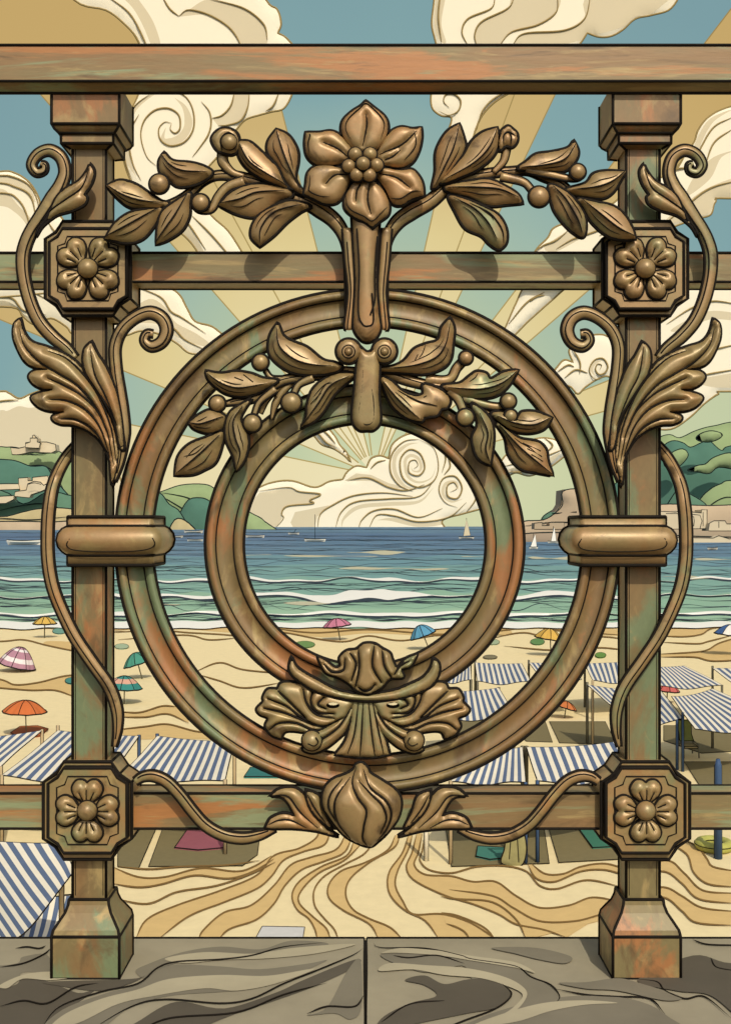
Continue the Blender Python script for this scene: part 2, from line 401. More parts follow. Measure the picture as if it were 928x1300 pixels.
for y, th, sd_ in ((735.5, 4.2, 21), (756, 5.4, 22), (779, 4.2, 23)):     # foam lines, each with a dark foot
    ph = np.random.default_rng(sd_); kx = np.linspace(-1100, 2030, 60); kw = np.clip(ph.uniform(-.15, 1.2, 60), .12, 1)
    if sd_ == 22: kw = np.where((kx > 395) & (kx < 540), 2.2, kw)
    surf(b, -1100, 2030, y + 1.6, th + 1.6, L_, .08, sd_, 3.2, 0, (kx, kw)); surf(b, -1100, 2030, y, th, M['foam'], .10, sd_, 3.2, .08, (kx, kw))
surf(b, -1100, 2030, 793, 9, M['foam'], .11, 31, 1.2, .03, (np.linspace(-1100, 2030, 40), np.random.default_rng(4).uniform(.55, 1.05, 40)))
surf(b, -1100, 2030, 786, 1.3, L_, .125, 31, 1.6)
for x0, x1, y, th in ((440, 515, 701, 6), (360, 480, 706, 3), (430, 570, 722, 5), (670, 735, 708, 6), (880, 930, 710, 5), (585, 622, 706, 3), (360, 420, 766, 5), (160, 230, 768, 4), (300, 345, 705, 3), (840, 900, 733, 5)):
    surf(b, x0, x1, y, th, M['sea_cream_streak'], .09, int(x0), .8)  # cream streaks lying on the water
tag(b.build('surf'), kind='structure')

# ---- drifts and ripples of the sand
b = B(); S_, T_ = M['sand_line'], M['sand_tan']
K = {k: pts(v) for k, v in dict(
 A0='406,1050 401,1064 379,1077 348,1086 326,1111 281,1130 225,1149 187,1167 172,1193', A1='420,1052 412,1072 385,1081 360,1092 345,1112 326,1128 285,1145 240,1163 200,1193',
 A2='440,1056 427,1078 395,1088 369,1098 348,1124 319,1149 285,1158 259,1180 252,1193', A3='447,1062 437,1082 412,1093 383,1104 362,1124 348,1147 326,1167 292,1179 277,1193',
 A4='450,1066 440,1086 408,1100 381,1118 371,1136 377,1154 392,1166 400,1180 403,1193', A5='460,1070 437,1092 405,1108 383,1130 380,1146 398,1164 414,1178 420,1193',
 A6='475,1068 462,1084 440,1096 412,1112 399,1130 400,1150 412,1166 424,1179 430,1193', A7='502,1060 492,1079 463,1095 434,1105 418,1122 418,1140 437,1156 469,1173 481,1193',
 A8='508,1060 500,1076 470,1094 445,1115 439,1135 448,1154 469,1166 495,1177 512,1193', A9='519,1058 511,1082 495,1105 492,1124 498,1140 515,1156 540,1169 558,1193',
 A10='524,1058 518,1079 505,1105 502,1124 511,1143 524,1160 560,1160 592,1169 615,1182 630,1193', A11='529,1058 523,1082 516,1101 527,1118 566,1137 599,1147 632,1160 655,1173 690,1180 719,1190',
 A12='536,1058 531,1082 526,1098 540,1110 573,1112 600,1119 629,1119 655,1137 685,1152 722,1149 752,1139 790,1145',
 A13='540,1058 536,1080 533,1092 545,1104 573,1108 605,1100 640,1099 668,1106 685,1124 707,1128 745,1117 790,1126',
 R3='670,1098 681,1115 704,1119 737,1106 767,1104 800,1111 842,1106 865,1121 887,1141 935,1147', R5='674,1096 692,1109 715,1109 737,1100 767,1096 800,1102 846,1092 868,1108 892,1130 935,1134',
 R6='850,1070 872,1085 880,1107 899,1122 935,1126', R7='858,1062 884,1074 897,1090 905,1100 935,1106', R8='800,1142 842,1139 865,1156 884,1171 935,1175', R9='800,1130 842,1126 865,1137 891,1152 935,1157',
 B1='560,1158 580,1162 603,1171 618,1180 629,1193', B2='566,1172 580,1177 590,1183 597,1193', B3='560,1138 580,1141 625,1145 655,1167 668,1193', B4='570,1129 625,1137 651,1152 685,1169 730,1169 767,1160 795,1160',
 L1='140,1099 176,1113 210,1113 255,1102 300,1106 322,1100 345,1086', L2='140,1121 176,1126 206,1122 247,1111 290,1115 322,1106 348,1090', L3='140,1139 187,1147 225,1132 275,1124 319,1109 350,1094', L0='150,1100 190,1103 230,1100 290,1098 330,1092').items()}
for i_, (u, v) in enumerate((('A0', 'A1'), ('A2', 'A3'), ('A4', 'A5'), ('A7', 'A8'), ('A9', 'A10'), ('A11', 'A12'), ('R3', 'R5'), ('R6', 'R7'), ('R8', 'R9'), ('B1', 'B2'), ('B3', 'B4'), ('L1', 'L2'))):
    p_, q_ = cat(K[u], 6), cat(K[v], 6)[::-1]; patch(b, [q for q in p_ + q_], T_, .006 + .0007*i_, 1)
for i_, v in enumerate(K.values()): ribbon(b, v, 2.0, S_, .018 + .0004*i_)
NZ = .032
for s_ in ('-60,800 -20,793 20,798 60,797 100,800 160,801', '-60,812 0,814 30,812 60,819 95,826 130,829', '-60,852 0,862 20,869 50,866 90,857 130,862', '-60,868 0,873 40,876 70,876 95,884', '140,803 200,800 240,803 290,806 330,812',
  '150,812 233,806 265,812 300,810', '247,853 279,841 310,850 365,854 420,850', '252,856 279,864 310,873 360,866', '150,903 178,904 206,896 224,897', '150,910 185,910 213,906 240,918', '150,926 185,922 213,919 249,928 280,930',
  '300,800 355,802 410,812 440,814 468,807 509,813 560,806 640,806', '345,797 400,803 470,799 560,805 640,800 674,794 707,800 790,806', '620,811 665,803 705,812 760,808 800,812', '640,820 700,825 760,822 800,826',
  '835,797 863,797 890,796 917,790 960,786', '835,807 868,808 890,805 906,797 950,794', '838,815 884,817 899,814 930,806', '838,830 877,828 897,825 913,816 940,808', '838,834 881,834 906,839 960,836', '-300,806 -200,800 -120,808 -60,801', '950,800 1050,808 1200,800'):
    NZ += .0004; ribbon(b, pts(s_), 1.7, S_, NZ)
NP = .003
for s_ in ('-400,796 -100,796 0,791 40,798 90,798 160,800 160,796 90,793 40,793 0,788 -400,790', '0,862 20,869 50,866 95,857 95,884 70,876 40,876 0,873 -60,868 -60,852', '150,903 178,904 206,896 224,897 240,917 213,906 185,910 150,910',
  '240,798 290,803 350,802 410,809 470,804 560,808 640,806 640,799 560,798 470,798 350,797 240,795', '620,806 674,796 707,802 800,808 800,800 720,797 674,792 620,799', '838,830 877,828 897,825 913,816 950,808 960,836 906,839 881,834 838,834', '835,807 868,808 890,805 906,797 960,792 960,786 917,790 890,796 863,798 835,798', '60,820 95,826 130,830 130,818 95,815 60,814', '150,926 185,922 213,919 249,928 300,934 300,942 250,938 150,938'):
    NP += .0006; patch(b, pts(s_), T_, NP, 5)
rs_ = random.Random(11)                                        # the ripples run on along the beach and in under the wall
for i in range(64):
    NZ += .0004; side = i % 3; y = rs_.uniform(812, 1180) if side < 2 else rs_.uniform(1215, 1700)
    x0 = (rs_.uniform(-1300, -330) if side == 0 else rs_.uniform(985, 1700)) if side < 2 else rs_.uniform(-500, 900)
    ln = rs_.uniform(160, 300); am = (y - 760) / 28
    ribbon(b, [(x0 + ln*k/6, y + am*math.sin(k*rs_.uniform(.7, 1.1) + i)) for k in range(7)], 1.8, S_, NZ)
tag(b.build('sand_drifts'), kind='structure')

# ---- coping of the sea wall: two stones
flat('stone', '#a0967c', .9, rough=.85, spec=.2, vary=.12, scale=9, bump=.15); flat('stone_mid', '#857d69', .84, rough=.85, spec=.2, vary=.10, scale=9, bump=.15)
flat('stone_dark', '#655d4e', .75, rough=.85, spec=.2, vary=.10, scale=9, bump=.15)
ZL = 6.4315
def C(x, y, z=0.0):
    d = F * (CAMZ - ZL) / (y - HY); return Vector(((x - CX) * d / F, d - CAMD, ZL + z))
flat('stone_light', '#b4a98b', .92, rough=.85, spec=.2, vary=.10, scale=9, bump=.15)
stones = {}; CZ = [.0003]
for f, lab in ((0, 'grey veined coping stone under the left baluster post'), (1, 'grey veined coping stone under the right baluster post')):
    b = B(); j = .0015; e = .012
    xa, xb = (-2.4, -j) if not f else (j, 2.4)
    Y0, Y1 = -.42, .134; zt, zb = ZL, ZL - .22
    prof = [(Y0, zb), (Y0, zt-e), (Y0+.003, zt-.004), (Y0+e, zt), (Y1-.006, zt), (Y1-.001, zt-.003), (Y1, zt-.010), (Y1, zb)]
    n = len(prof); V = [(xa, y, z) for y, z in prof] + [(xb, y, z) for y, z in prof]
    b.add(V, [(i, (i+1) % n, n+(i+1) % n, n+i) for i in range(n)] + [tuple(range(n))[::-1], tuple(range(n, 2*n))], M['stone'], False)
    b.tube([(xa, Y1-.001, zt-.001), (xb, Y1-.001, zt-.001)], .0021, n=6)
    xj = xb if not f else xa
    b.tube([(xj, y, zt-.0005) for y in np.linspace(Y0+.01, Y1-.004, 14)], [.0012 + .0005*math.sin(7*t) for t in range(14)], n=6)
    if not f: b.box((-.00135, Y0+.01, zb+.01), (.00135, Y1-.004, zt-.0025), INK)
    def cp(s_, m, z, ox=0, oy=1000, k=2.0, sub=6):
        ol = loop(pts(s_, ox, oy, k), sub); V2 = [Vector(a) for a in ol]
        ov, oe, of = geometry.delaunay_2d_cdt(V2, [(i, (i+1) % len(V2)) for i in range(len(V2))], [], 0, 1e-4)[:3]
        cen = np.array([np.mean([tuple(ov[i]) for i in q], 0) for q in of]); ok = inside(cen, ol)
        CZ[0] += .00012; b.add([C(a.x, a.y, CZ[0]) for a in ov], [tuple(q) for q, o_ in zip(of, ok) if o_], m, False)
    def cl(s_, wd=1.1, ox=0, oy=1000, k=2.0):
        q = cat(pts(s_, ox, oy, k), 7); n_ = len(q); b.tube([C(x, y, .0022) for x, y in q], [wd*.001*min(1, (min(i, n_-1-i)+.5)/(n_*.2)) for i in range(n_)], n=5)
    if not f:
        cp('-400,520 0,510 60,478 130,495 200,522 245,512 180,560 100,610 0,640 -400,640', M['stone_dark'], .0006); cp('-400,440 0,452 60,430 120,425 130,470 60,470 0,500 -400,500', M['stone_mid'], .0006)
        cp('110,620 160,565 270,523 350,503 400,465 450,450 560,455 660,462 780,448 830,440 740,480 640,512 560,520 430,530 330,560 240,620', M['stone_mid'], .0006)
        cp('300,640 360,590 450,545 570,562 700,522 770,490 900,438 905,455 800,505 690,545 600,575 520,610 500,640', M['stone_dark'], .0006)
        cp('345,468 370,452 460,420 560,405 660,412 740,390 835,398 770,415 680,430 600,437 500,440 420,455 370,485', M['stone_mid'], .0009)
        cp('780,580 830,560 880,470 915,440 918,560 890,590 850,575', M['stone_mid'], .0006); cp('120,495 330,488 370,478 330,500 250,518 150,505', M['stone_dark'], .0011)
        cp('130,612 170,575 260,538 350,515 430,488 560,478 680,480 800,462 700,500 600,518 520,512 400,530 300,552 200,600', M['stone_light'], 0); cp('420,436 520,420 640,424 740,410 860,400 900,402 800,424 680,436 560,440 470,448', M['stone_light'], 0); cp('0,505 60,478 130,470 200,480 130,492 60,488 20,512', M['stone_light'], 0)
        for s_ in ('100,625 150,562 260,522 350,502 400,462 450,446 560,440 640,430 720,408 830,396', '215,630 330,562 420,542 560,552 640,540 720,502 800,470 890,432 922,412', '0,560 60,545 120,552 190,512 250,500', '40,412 70,408 100,412 118,405', '0,460 60,450 110,428 130,412', '780,578 830,560 900,560 925,530', '340,630 430,590 600,575 720,530 830,500'): cl(s_)
    else:
        cp('40,432 80,415 180,422 260,432 380,455 425,482 470,510 492,540 470,572 400,592 380,562 405,522 330,498 270,488 245,455 150,472', M['stone_mid'], .0006, 464)
        cp('100,492 150,480 200,502 260,490 330,490 370,527 330,562 250,578 100,610 20,640 40,590 110,552 180,532 150,505', M['stone_dark'], .0009, 464)
        cp('200,640 270,598 340,570 450,542 560,532 680,542 760,580 780,640', M['stone_mid'], .0006, 464); cp('320,410 430,410 520,432 505,450 440,440 380,425', M['stone_mid'], .0006, 464)
        cp('690,492 830,430 930,450 1100,440 1300,520 1300,640 1000,640 930,575 870,530 790,520', M['stone_dark'], .0006, 464); cp('490,500 560,498 640,488 700,502 800,535 760,545 640,520 560,515', M['stone_mid'], .0009, 464)
        cp('35,470 120,466 200,480 290,488 350,505 398,530 372,565 340,585 380,572 410,530 385,500 330,478 250,462 150,455 60,450', M['stone_light'], 0, 464); cp('270,612 340,582 450,552 560,545 640,552 560,556 470,572 380,600', M['stone_light'], 0, 464); cp('40,425 90,412 200,420 270,432 380,448 430,475 380,462 270,444 180,430 80,424', M['stone_light'], 0, 464)
        for s_ in ('20,398 40,410 150,412 240,430 270,440 380,458 420,485 470,505 492,535 478,555', '70,430 110,436 180,430 250,450', '480,515 560,530 640,535 720,540 760,580', '690,490 740,498 760,520 810,540 860,535 928,590', '830,390 870,402 960,404', '875,435 890,460 940,470', '40,600 110,555 200,545', '150,640 240,600 330,565 370,530 345,500'): cl(s_, ox=464)
    stones[f] = tag(b.build('coping_stone', at=((xa+xb)/2, -.14, zb)), lab, 'coping stone', 'coping stones of the parapet')
b = B(); b.box((-2.4, -.34, -.3), (2.4, .06, ZL - .223), M['stone_mid']); tag(b.build('sea_wall'), kind='structure')

# ---- hills
hg = dict(rough=.95, spec=.05, vary=.12, scale=.02)
flat('wood_dark', '#557a68', .86, **hg); flat('wood_mid', '#5f8068', .84, **hg); flat('meadow', '#93a474', .88, **hg); flat('dune', '#bfae80', .84, **hg); flat('rock', '#b8a385', .9, **hg); flat('wall_pale', '#dccba8', .85, **hg)
flat('rock_dark', '#a5927a', .82, **hg); flat('hill_line', '#1d2a28', .8, rough=.9, vary=.02)
def hill(shapes, name='hill'):
    b = B()
    for s_, Y, m, h, lines in shapes:
        b.relief(pts(s_), Y, M[m], h, None, [], .85, 0, 7, .3, k=(Y+CAMD)/F, inkm=M['hill_line'], sub=4, lines=[pts(l) for l in lines], lw=.7)
    return tag(b.build(name), kind='structure')
hill([('-420,690 -420,590 -300,560 -160,540 -60,556 0,567 20,568 50,575 72,572 84,580 95,592 104,615 118,640 150,690', 2700, 'meadow', 26, ['-60,590 0,584 20,586 40,592 60,592 75,602 90,630', '20,578 50,577 70,575']),
      ('-420,690 -420,600 -200,575 -60,578 0,583 20,585 40,592 58,592 66,602 78,618 95,640 118,690', 2500, 'wood_dark', 20, []),
      ('-420,690 -420,630 -100,612 0,622 30,640 60,625 85,628 110,640 130,690', 2350, 'wood_mid', 18, ['0,650 30,642 60,640 90,648']),
      ('-420,690 -420,655 -60,648 0,656 30,650 50,646 80,645 110,650 150,660 160,690', 2250, 'dune', 8, ['-60,660 0,658 40,660 90,656']), ('-420,690 -420,664 0,662 60,663 110,661 170,668 180,690', 2150, 'rock', 5, [])])
hill([('140,690 160,645 180,630 203,625 230,616 260,615 275,622 300,640 320,652 336,662 352,690', 2600, 'meadow', 18, ['200,626 225,640 250,655 275,668', '203,625 240,632 275,648 300,665']),
      ('150,690 165,648 185,632 203,626 215,640 230,652 240,690', 2450, 'wood_mid', 12, []), ('222,690 235,640 255,632 272,640 285,652 300,690', 2520, 'wood_dark', 8, []), ('214,690 222,660 240,664 258,690', 2350, 'dune', 3, [])])
hill([('640,690 700,668 740,632 770,600 800,575 835,556 850,552 862,556 880,548 895,543 910,540 928,536 990,528 1100,540 1300,600 1450,690', 1000, 'meadow', 40, []),
      ('700,690 740,650 800,598 836,570 852,560 866,562 876,568 890,562 900,560 915,572 928,566 1000,560 1100,600 1200,690', 900, 'wood_dark', 26, []),
      ('640,690 680,668 690,655 705,645 713,633 735,628 760,640 800,660 830,690', 780, 'wood_mid', 14, ['690,660 710,650 735,640']),
      ('835,690 842,652 852,632 862,622 880,630 895,640 905,655 930,690', 820, 'wood_mid', 12, []), ('868,690 885,640 900,622 915,614 928,610 990,610 1060,690', 840, 'meadow', 16, ['885,655 900,640 915,632 930,632'])])
for s_ in ('883,555 890,549 903,546 916,550 912,556 900,560 888,559', '872,596 885,590 895,588 905,580 925,574 940,580 940,595 912,592 900,600 885,598', '845,588 855,575 868,570 875,578 868,590 855,597', '848,618 858,610 868,614 866,622 854,624', '905,636 918,622 934,618 940,640 925,650'):
    pass
b = B()
for s_ in ('883,556 890,550 903,547 916,551 912,557 900,561 888,560', '872,597 885,591 895,589 905,581 925,575 940,581 940,596 912,593 900,601 885,599', '842,588 852,575 866,570 873,578 864,590 852,597'):
    b.relief(pts(s_), 862, M['meadow'], 6, None, [], .8, 0, 6, .3, k=.575, inkm=M['hill_line'], sub=4)
tag(b.build('hill_scrub'), kind='stuff')
hill([('655,694 655,672 664,662 690,660 706,650 714,640 714,624 735,621 750,630 800,642 850,640 900,642 1000,640 1250,650 1250,694', 640, 'rock', 10, ['664,668 700,663 740,664', '700,652 730,650']),
      ('655,695 655,680 700,676 760,679 860,680 930,682 1250,686 1250,695', 520, 'rock_dark', 3, [])], 'headland')

# ---- clouds: great puffed banks far out over the sea
flat('cloud_white', '#f3e8cb', .90, rough=1, spec=0, vary=.02, scale=.0005); flat('cloud_grey', '#dacba8', .86, rough=1, spec=0, vary=.03, scale=.0005); flat('cloud_line', '#ad9560', .7, rough=1, spec=0, vary=.02)
def ring_zone(path, wpx):
    p = np.array(cat(path, 6)); t = np.gradient(p, axis=0); t /= np.maximum(np.hypot(*t.T), 1e-9)[:, None]; nn = np.stack([-t[:, 1], t[:, 0]], 1)
    n = len(p); ww = wpx * np.minimum(1, np.minimum(np.arange(n) + .2, np.arange(n)[::-1] + .2) / (n * .3))
    return [tuple(a) for a in p + nn * ww[:, None] / 2] + [tuple(a) for a in (p - nn * ww[:, None] / 2)[::-1]]
def cloud(label, out, Y, strokes=(), greys=(), h=2.6, base='cloud_white', grid=9, lw=1.15):
    b = B()
    zs_ = [(g if isinstance(g, list) else loop(pts(g), 5), M['cloud_grey']) for g in greys]
    st = [s_ if isinstance(s_, list) else pts(s_) for s_ in strokes]
    b.relief(pts(out) if isinstance(out, str) else out, Y, M[base], h, 9, [], 1.3, 0, grid, .6, k=(Y+CAMD)/F, zones=zs_, inkm=M['cloud_line'], lines=st, lm=M['cloud_line'], lw=lw, sub=5)
    q = pts(out)[0] if isinstance(out, str) else out[0]
    return tag(b.build('cloud', at=tuple(P(q[0], q[1], Y))), label, 'cloud', 'clouds of the sunset sky')
za = lambda s: pts(s, 130, 120, 4)
cloud('tall coiled cloud rising behind the handrail above the upper left laurel berries', '60,-60 95,0 135,13 158,30 175,50 182,75 180,105 172,130 160,150 155,175 158,205 168,232 185,255 215,285 235,300 250,318 268,350 318,350 295,300 270,275 255,255 248,235 262,215 280,195 290,180 300,165 312,152 330,146 345,142 360,138 370,122 376,100 380,75 372,57 372,57 362,47 353,42 353,42 357,30 352,12 338,0 310,-60', 12000,
  [za('355,150 348,175 355,190 375,200 398,175 392,110 340,75 270,85 215,140 200,220 230,320 285,372'), za('355,150 320,145 290,180 300,235 350,265 420,245 465,180 465,90 430,20 370,-10 300,-15'), za('250,0 170,60 120,140 105,230 122,350 155,440'), za('190,105 150,180 140,260 160,360 200,440'),
   za('505,40 545,90 555,150 540,210 500,270 460,322'), za('675,-20 655,60 610,110 560,125'), za('750,-20 740,70 705,135 640,160 590,162'), za('900,-10 870,60 830,90'),
   '228,22 240,14 265,20 290,35 304,54 310,75', '228,22 216,12 206,-5', '267,0 310,12 335,32 340,52', '135,-5 165,18 183,50 190,70', '245,275 270,300 300,335', '215,255 240,285 262,318'],
  [ring_zone(za('300,-20 180,60 125,150 120,240 135,340 175,420'), 9), ring_zone(za('325,170 310,230 350,245 410,215 440,150 420,70 370,20'), 10), za('560,125 612,110 655,60 675,-20 750,-20 740,70 705,135 640,160 590,162'), '228,22 240,14 267,0 310,12 335,32 340,54 330,70 310,75 304,54 290,35 265,20', '190,240 215,262 240,288 262,325 250,320 225,292', '150,-10 170,12 183,35 195,62 205,60 196,30 180,5 165,-12'])
cloud('curling cloud behind the handrail with a small coil right of the big flower', '556,-60 551,0 548,30 552,50 558,75 552,100 547,122 549,138 560,147 573,150 568,168 560,190 556,215 575,225 595,190 604,163 613,145 630,128 655,114 690,98 720,75 737,54 745,42 745,42 760,47 775,46 790,38 806,24 828,19 852,10 866,-20 860,-60', 13000,
  ['628,-5 623,12 594,25 586,42 594,60', '653,-5 644,12 611,29 602,46 606,62', '707,-5 705,17 682,33 649,42 634,58', '749,-5 741,25 715,40 665,44 650,58', pts('72,330 55,312 62,290 88,290 106,310 98,340 70,352 40,340', 540, 0, 2.392), '660,112 630,124 612,142 605,165', '561,-20 556,20 560,55'],
  ['602,46 611,29 644,12 653,-5 707,-5 705,17 682,33 649,42 634,58 610,62', '665,44 715,40 741,25 749,-5 860,-20 828,17 806,22 790,35 760,44 737,52 700,60 655,60', '556,-10 566,-10 560,30 566,55 556,50 551,25'])
cloud('rounded white cloud low at the left edge behind the upper left scroll vine', '-160,260 -60,230 0,218 20,220 38,232 50,252 55,275 72,270 85,288 92,318 96,345 60,372 -160,372', 9800,
  ['-60,232 0,233 20,238 38,247 45,265 45,285', '-60,226 0,224 16,225 36,234 47,250 53,275', '62,282 72,296 84,300', '-60,250 5,246 25,255 36,275 40,300'], ['-60,242 0,240 15,250 25,262 35,272 44,285 36,300 34,285 20,270 0,262 -60,265', '-60,226 0,222 20,226 38,238 46,255 42,256 30,244 10,236 -60,236'], grid=7)
cloud('long wavy cloud streaming from the left edge below the upper left rosette', '-160,345 -60,335 60,340 120,342 180,352 212,364 228,374 238,392 248,408 268,414 282,424 300,440 300,470 262,452 240,448 225,436 205,425 180,420 160,426 130,430 95,425 85,415 65,404 45,412 30,402 15,390 -60,392 -160,400', 11000,
  ['-60,380 0,378 18,380 32,395 60,400', '175,365 205,378 218,396 232,404 262,424', '165,400 200,404 222,418 236,432 262,445', '-60,360 20,362 60,380'], ['190,380 212,392 224,410 250,424 270,440 250,438 225,428 200,412 170,410 160,402', '-60,386 0,382 20,388 36,402 60,402 45,410 30,402 15,390 -60,392'], grid=7)
cloud('pale cloud bank behind the castle hill at the left', '-300,690 -300,520 -60,505 0,497 12,499 25,506 40,500 60,494 90,490 130,500 148,525 158,560 150,600 150,690', 9000, ['-60,520 0,510 25,508', '150,600 140,570 130,550'], ['-300,690 -300,535 -60,528 0,521 10,522 25,516 40,518 60,514 90,512 130,520 146,545 150,600 150,690'])
zF = lambda s: pts(s, 290, 520, 2.651)
cloud('bank of swirling clouds on the horizon inside the inner ring', zF('-60,430 -60,330 30,315 90,270 150,245 215,240 290,262 340,242 385,235 385,235 400,210 430,190 465,195 465,195 480,165 510,155 540,165 540,165 550,120 590,88 650,78 700,100 735,125 770,150 830,170 900,230 930,300 860,330 790,350 720,372 660,430'), 9500,
  [zF('622,200 637,188 628,170 608,178 608,212 640,222 660,195 645,150 608,135 578,170 588,232 640,262 690,240 706,190 690,130 640,100'), zF('640,100 590,108 550,150 545,210 575,255 620,275'), zF('400,238 470,230 540,262 600,272 660,252'), zF('620,292 520,280 420,290 350,322 310,352 300,400'), zF('690,242 640,292 540,300 430,310 380,345 360,400'),
   zF('720,332 640,362 560,335 490,340 450,370 438,400'), zF('800,312 740,362 640,377 560,358 500,355 472,400'), zF('745,278 768,265 757,245 735,258 738,292 770,298 785,262 762,225 722,232 708,272 728,312 770,330'), zF('790,215 832,250 830,302 800,345'), zF('100,275 200,262 240,276 310,285 275,305 285,316 200,325 180,350 186,366 158,400'), zF('530,170 500,178 478,200'), zF('735,150 745,190 725,220'), zF('650,80 710,115 730,160 718,212')],
  [zF('40,420 60,330 105,280 200,264 240,278 305,287 272,305 280,316 200,326 176,352 182,366 160,400 150,430'), ring_zone(zF('640,112 600,120 562,155 560,210 590,255 640,272'), 5), ring_zone(zF('615,190 620,206 640,208 648,192 638,165 612,155 594,175 604,225 640,245 682,230 698,190'), 4), ring_zone(zF('690,262 640,310 540,318 440,328 390,365 380,400'), 5), ring_zone(zF('795,335 740,375 640,388 550,370 500,372'), 5), zF('210,380 225,345 300,330 340,322 300,360 290,400 220,400'), zF('390,240 430,215 480,220 540,248 600,262 560,268 480,240'), ring_zone(zF('775,275 765,245 730,250 722,285 750,310 790,300'), 4)], h=2.4, grid=6, lw=1.1)
cloud('small forked wisp of cloud left of the sun rays inside the inner ring', zF('240,62 240,62 280,45 330,60 358,90 375,120 398,145 412,178 412,178 390,155 355,132 315,118 290,90 265,70'), 10200, [zF('265,62 300,80 330,112 362,128'), zF('300,55 335,85 360,115')], [], h=4, grid=4)
cloud('white cloud glimpsed between the two rings at the right', '634,592 644,576 665,562 690,556 712,562 722,572 705,588 690,597 672,604 655,600 642,604', 9300, ['640,592 665,586 690,580 715,570', '645,600 668,598 690,590', '690,556 700,566 690,576'], ['640,598 665,590 690,584 710,575 690,596 672,603 655,600'], h=6, grid=5)
cloud('large billowing cloud at the upper right behind the right scroll vine', '640,360 668,335 682,315 695,302 702,290 720,282 750,270 775,260 790,248 810,235 840,225 858,215 870,195 881,180 886,165 900,148 928,135 1000,120 1120,140 1120,262 928,252 908,256 902,272 888,277 865,284 850,290 830,300 805,325 780,360', 10500,
  ['705,317 725,305 740,300 770,288 790,270', '678,320 690,312 705,306 722,292', '841,286 870,262 900,240 940,229', '850,222 860,215 876,215', '928,150 905,162 890,185 882,205', '928,165 905,182 894,210', '760,300 790,285 810,270'],
  ['841,284 870,258 900,238 940,226 940,250 908,254 900,270 870,280', '928,140 905,155 890,180 884,200 876,200 888,168 902,150', '690,315 710,300 740,288 780,268 800,262 780,285 740,302 705,320', '940,190 915,200 900,228 870,250 880,225 905,200'], grid=8)
cloud('coiled cloud behind the right acanthus and the lower right scroll', '690,490 700,475 707,466 716,457 727,460 727,460 722,445 732,436 745,427 765,425 790,432 815,400 840,376 870,362 1000,350 1120,360 1120,500 928,497 912,500 893,513 875,530 850,545 820,540 800,520 785,492 772,478 757,482 742,492 733,500 722,490 705,492', 9500,
  [pts('388,450 395,432 378,428 370,450 385,470 410,462 420,435 400,405 365,412 345,450 362,485 400,492', 640, 330, 3.222), '707,472 720,464 728,466', '716,480 730,470 745,474', '845,412 876,392 904,383 940,388', '868,484 895,476 940,468', '876,458 900,446 940,436', '725,442 735,460 735,475'],
  ['850,420 880,402 905,395 940,400 940,408 900,406 870,420', '880,484 905,478 940,474 940,490 905,492', ring_zone(pts('400,412 368,422 355,450 370,478', 640, 330, 3.222), 4)], grid=8)
cloud('white wedge of cloud above the great ring, right of its top', '632,440 645,408 655,385 668,362 700,350 725,356 708,374 690,390 668,410 650,428', 10600, ['645,412 668,385 690,372', '672,384 680,378 690,376'], [], h=5, grid=5)

# ================================================================== THE RAILING
rail = thing('balustrade', 'ornate bronze balustrade with ring, flower and leaf scrolls standing on the stone coping', 'railing', (0, 0.02, 6.4315))
IK, IK2 = .0021, .0012
b = B(); hp = [(-.034, 7.5970), (-.034, 7.5522), (-.0185, 7.5432), (.034, 7.5620), (.034, 7.5970)]
b.loft([[Vector((x, y, z)) for y, z in hp] for x in (-2.2, 2.2)], BRH, .0021); b.build('handrail', rail)
for z0, z1 in ((7.311, 7.348), (6.615, 6.660)):
    b = B(); b.box((-2.2, .004, z0), (2.2, .049, z1), BRH, IK * .85); b.build('rail', rail)
def sq(cx, cy, h, z): return [Vector((cx-h, cy-h, z)), Vector((cx+h, cy-h, z)), Vector((cx+h, cy+h, z)), Vector((cx-h, cy+h, z))]
for cx in (-.3510, .3525):
    b = B(); L = [sq(cx, .025, .0212, z) for z in (6.51, 7.49)]; b.loft(L, BR, IK, (0, 1)); 
    for sx in (-1, 1):                                          # engraved fillet beside each front edge
        b.tube([(cx + sx * .0175, -.0003 + .004, 6.53), (cx + sx * .0175, .0037, 7.48)], .0005, n=4)
    post = b.build('post', rail)
    b = B(); prof = [(6.4315, .0425), (6.4845, .0425), (6.492, .0408), (6.501, .035), (6.510, .0290), (6.519, .0258), (6.526, .0250)]
    b.loft([sq(cx, .025, h, z) for z, h in prof], BR, IK, (0, 1, 6)); b.build('base', post)
    b = B(); prof = [(7.556, .0425), (7.505, .0425), (7.500, .0395), (7.496, .0350), (7.494, .0330), (7.4835, .0330), (7.4795, .0235)]
    b.loft([sq(cx, .025, h, z) for z, h in prof], BR, IK, (1, 3, 5)); b.build('capital', post)

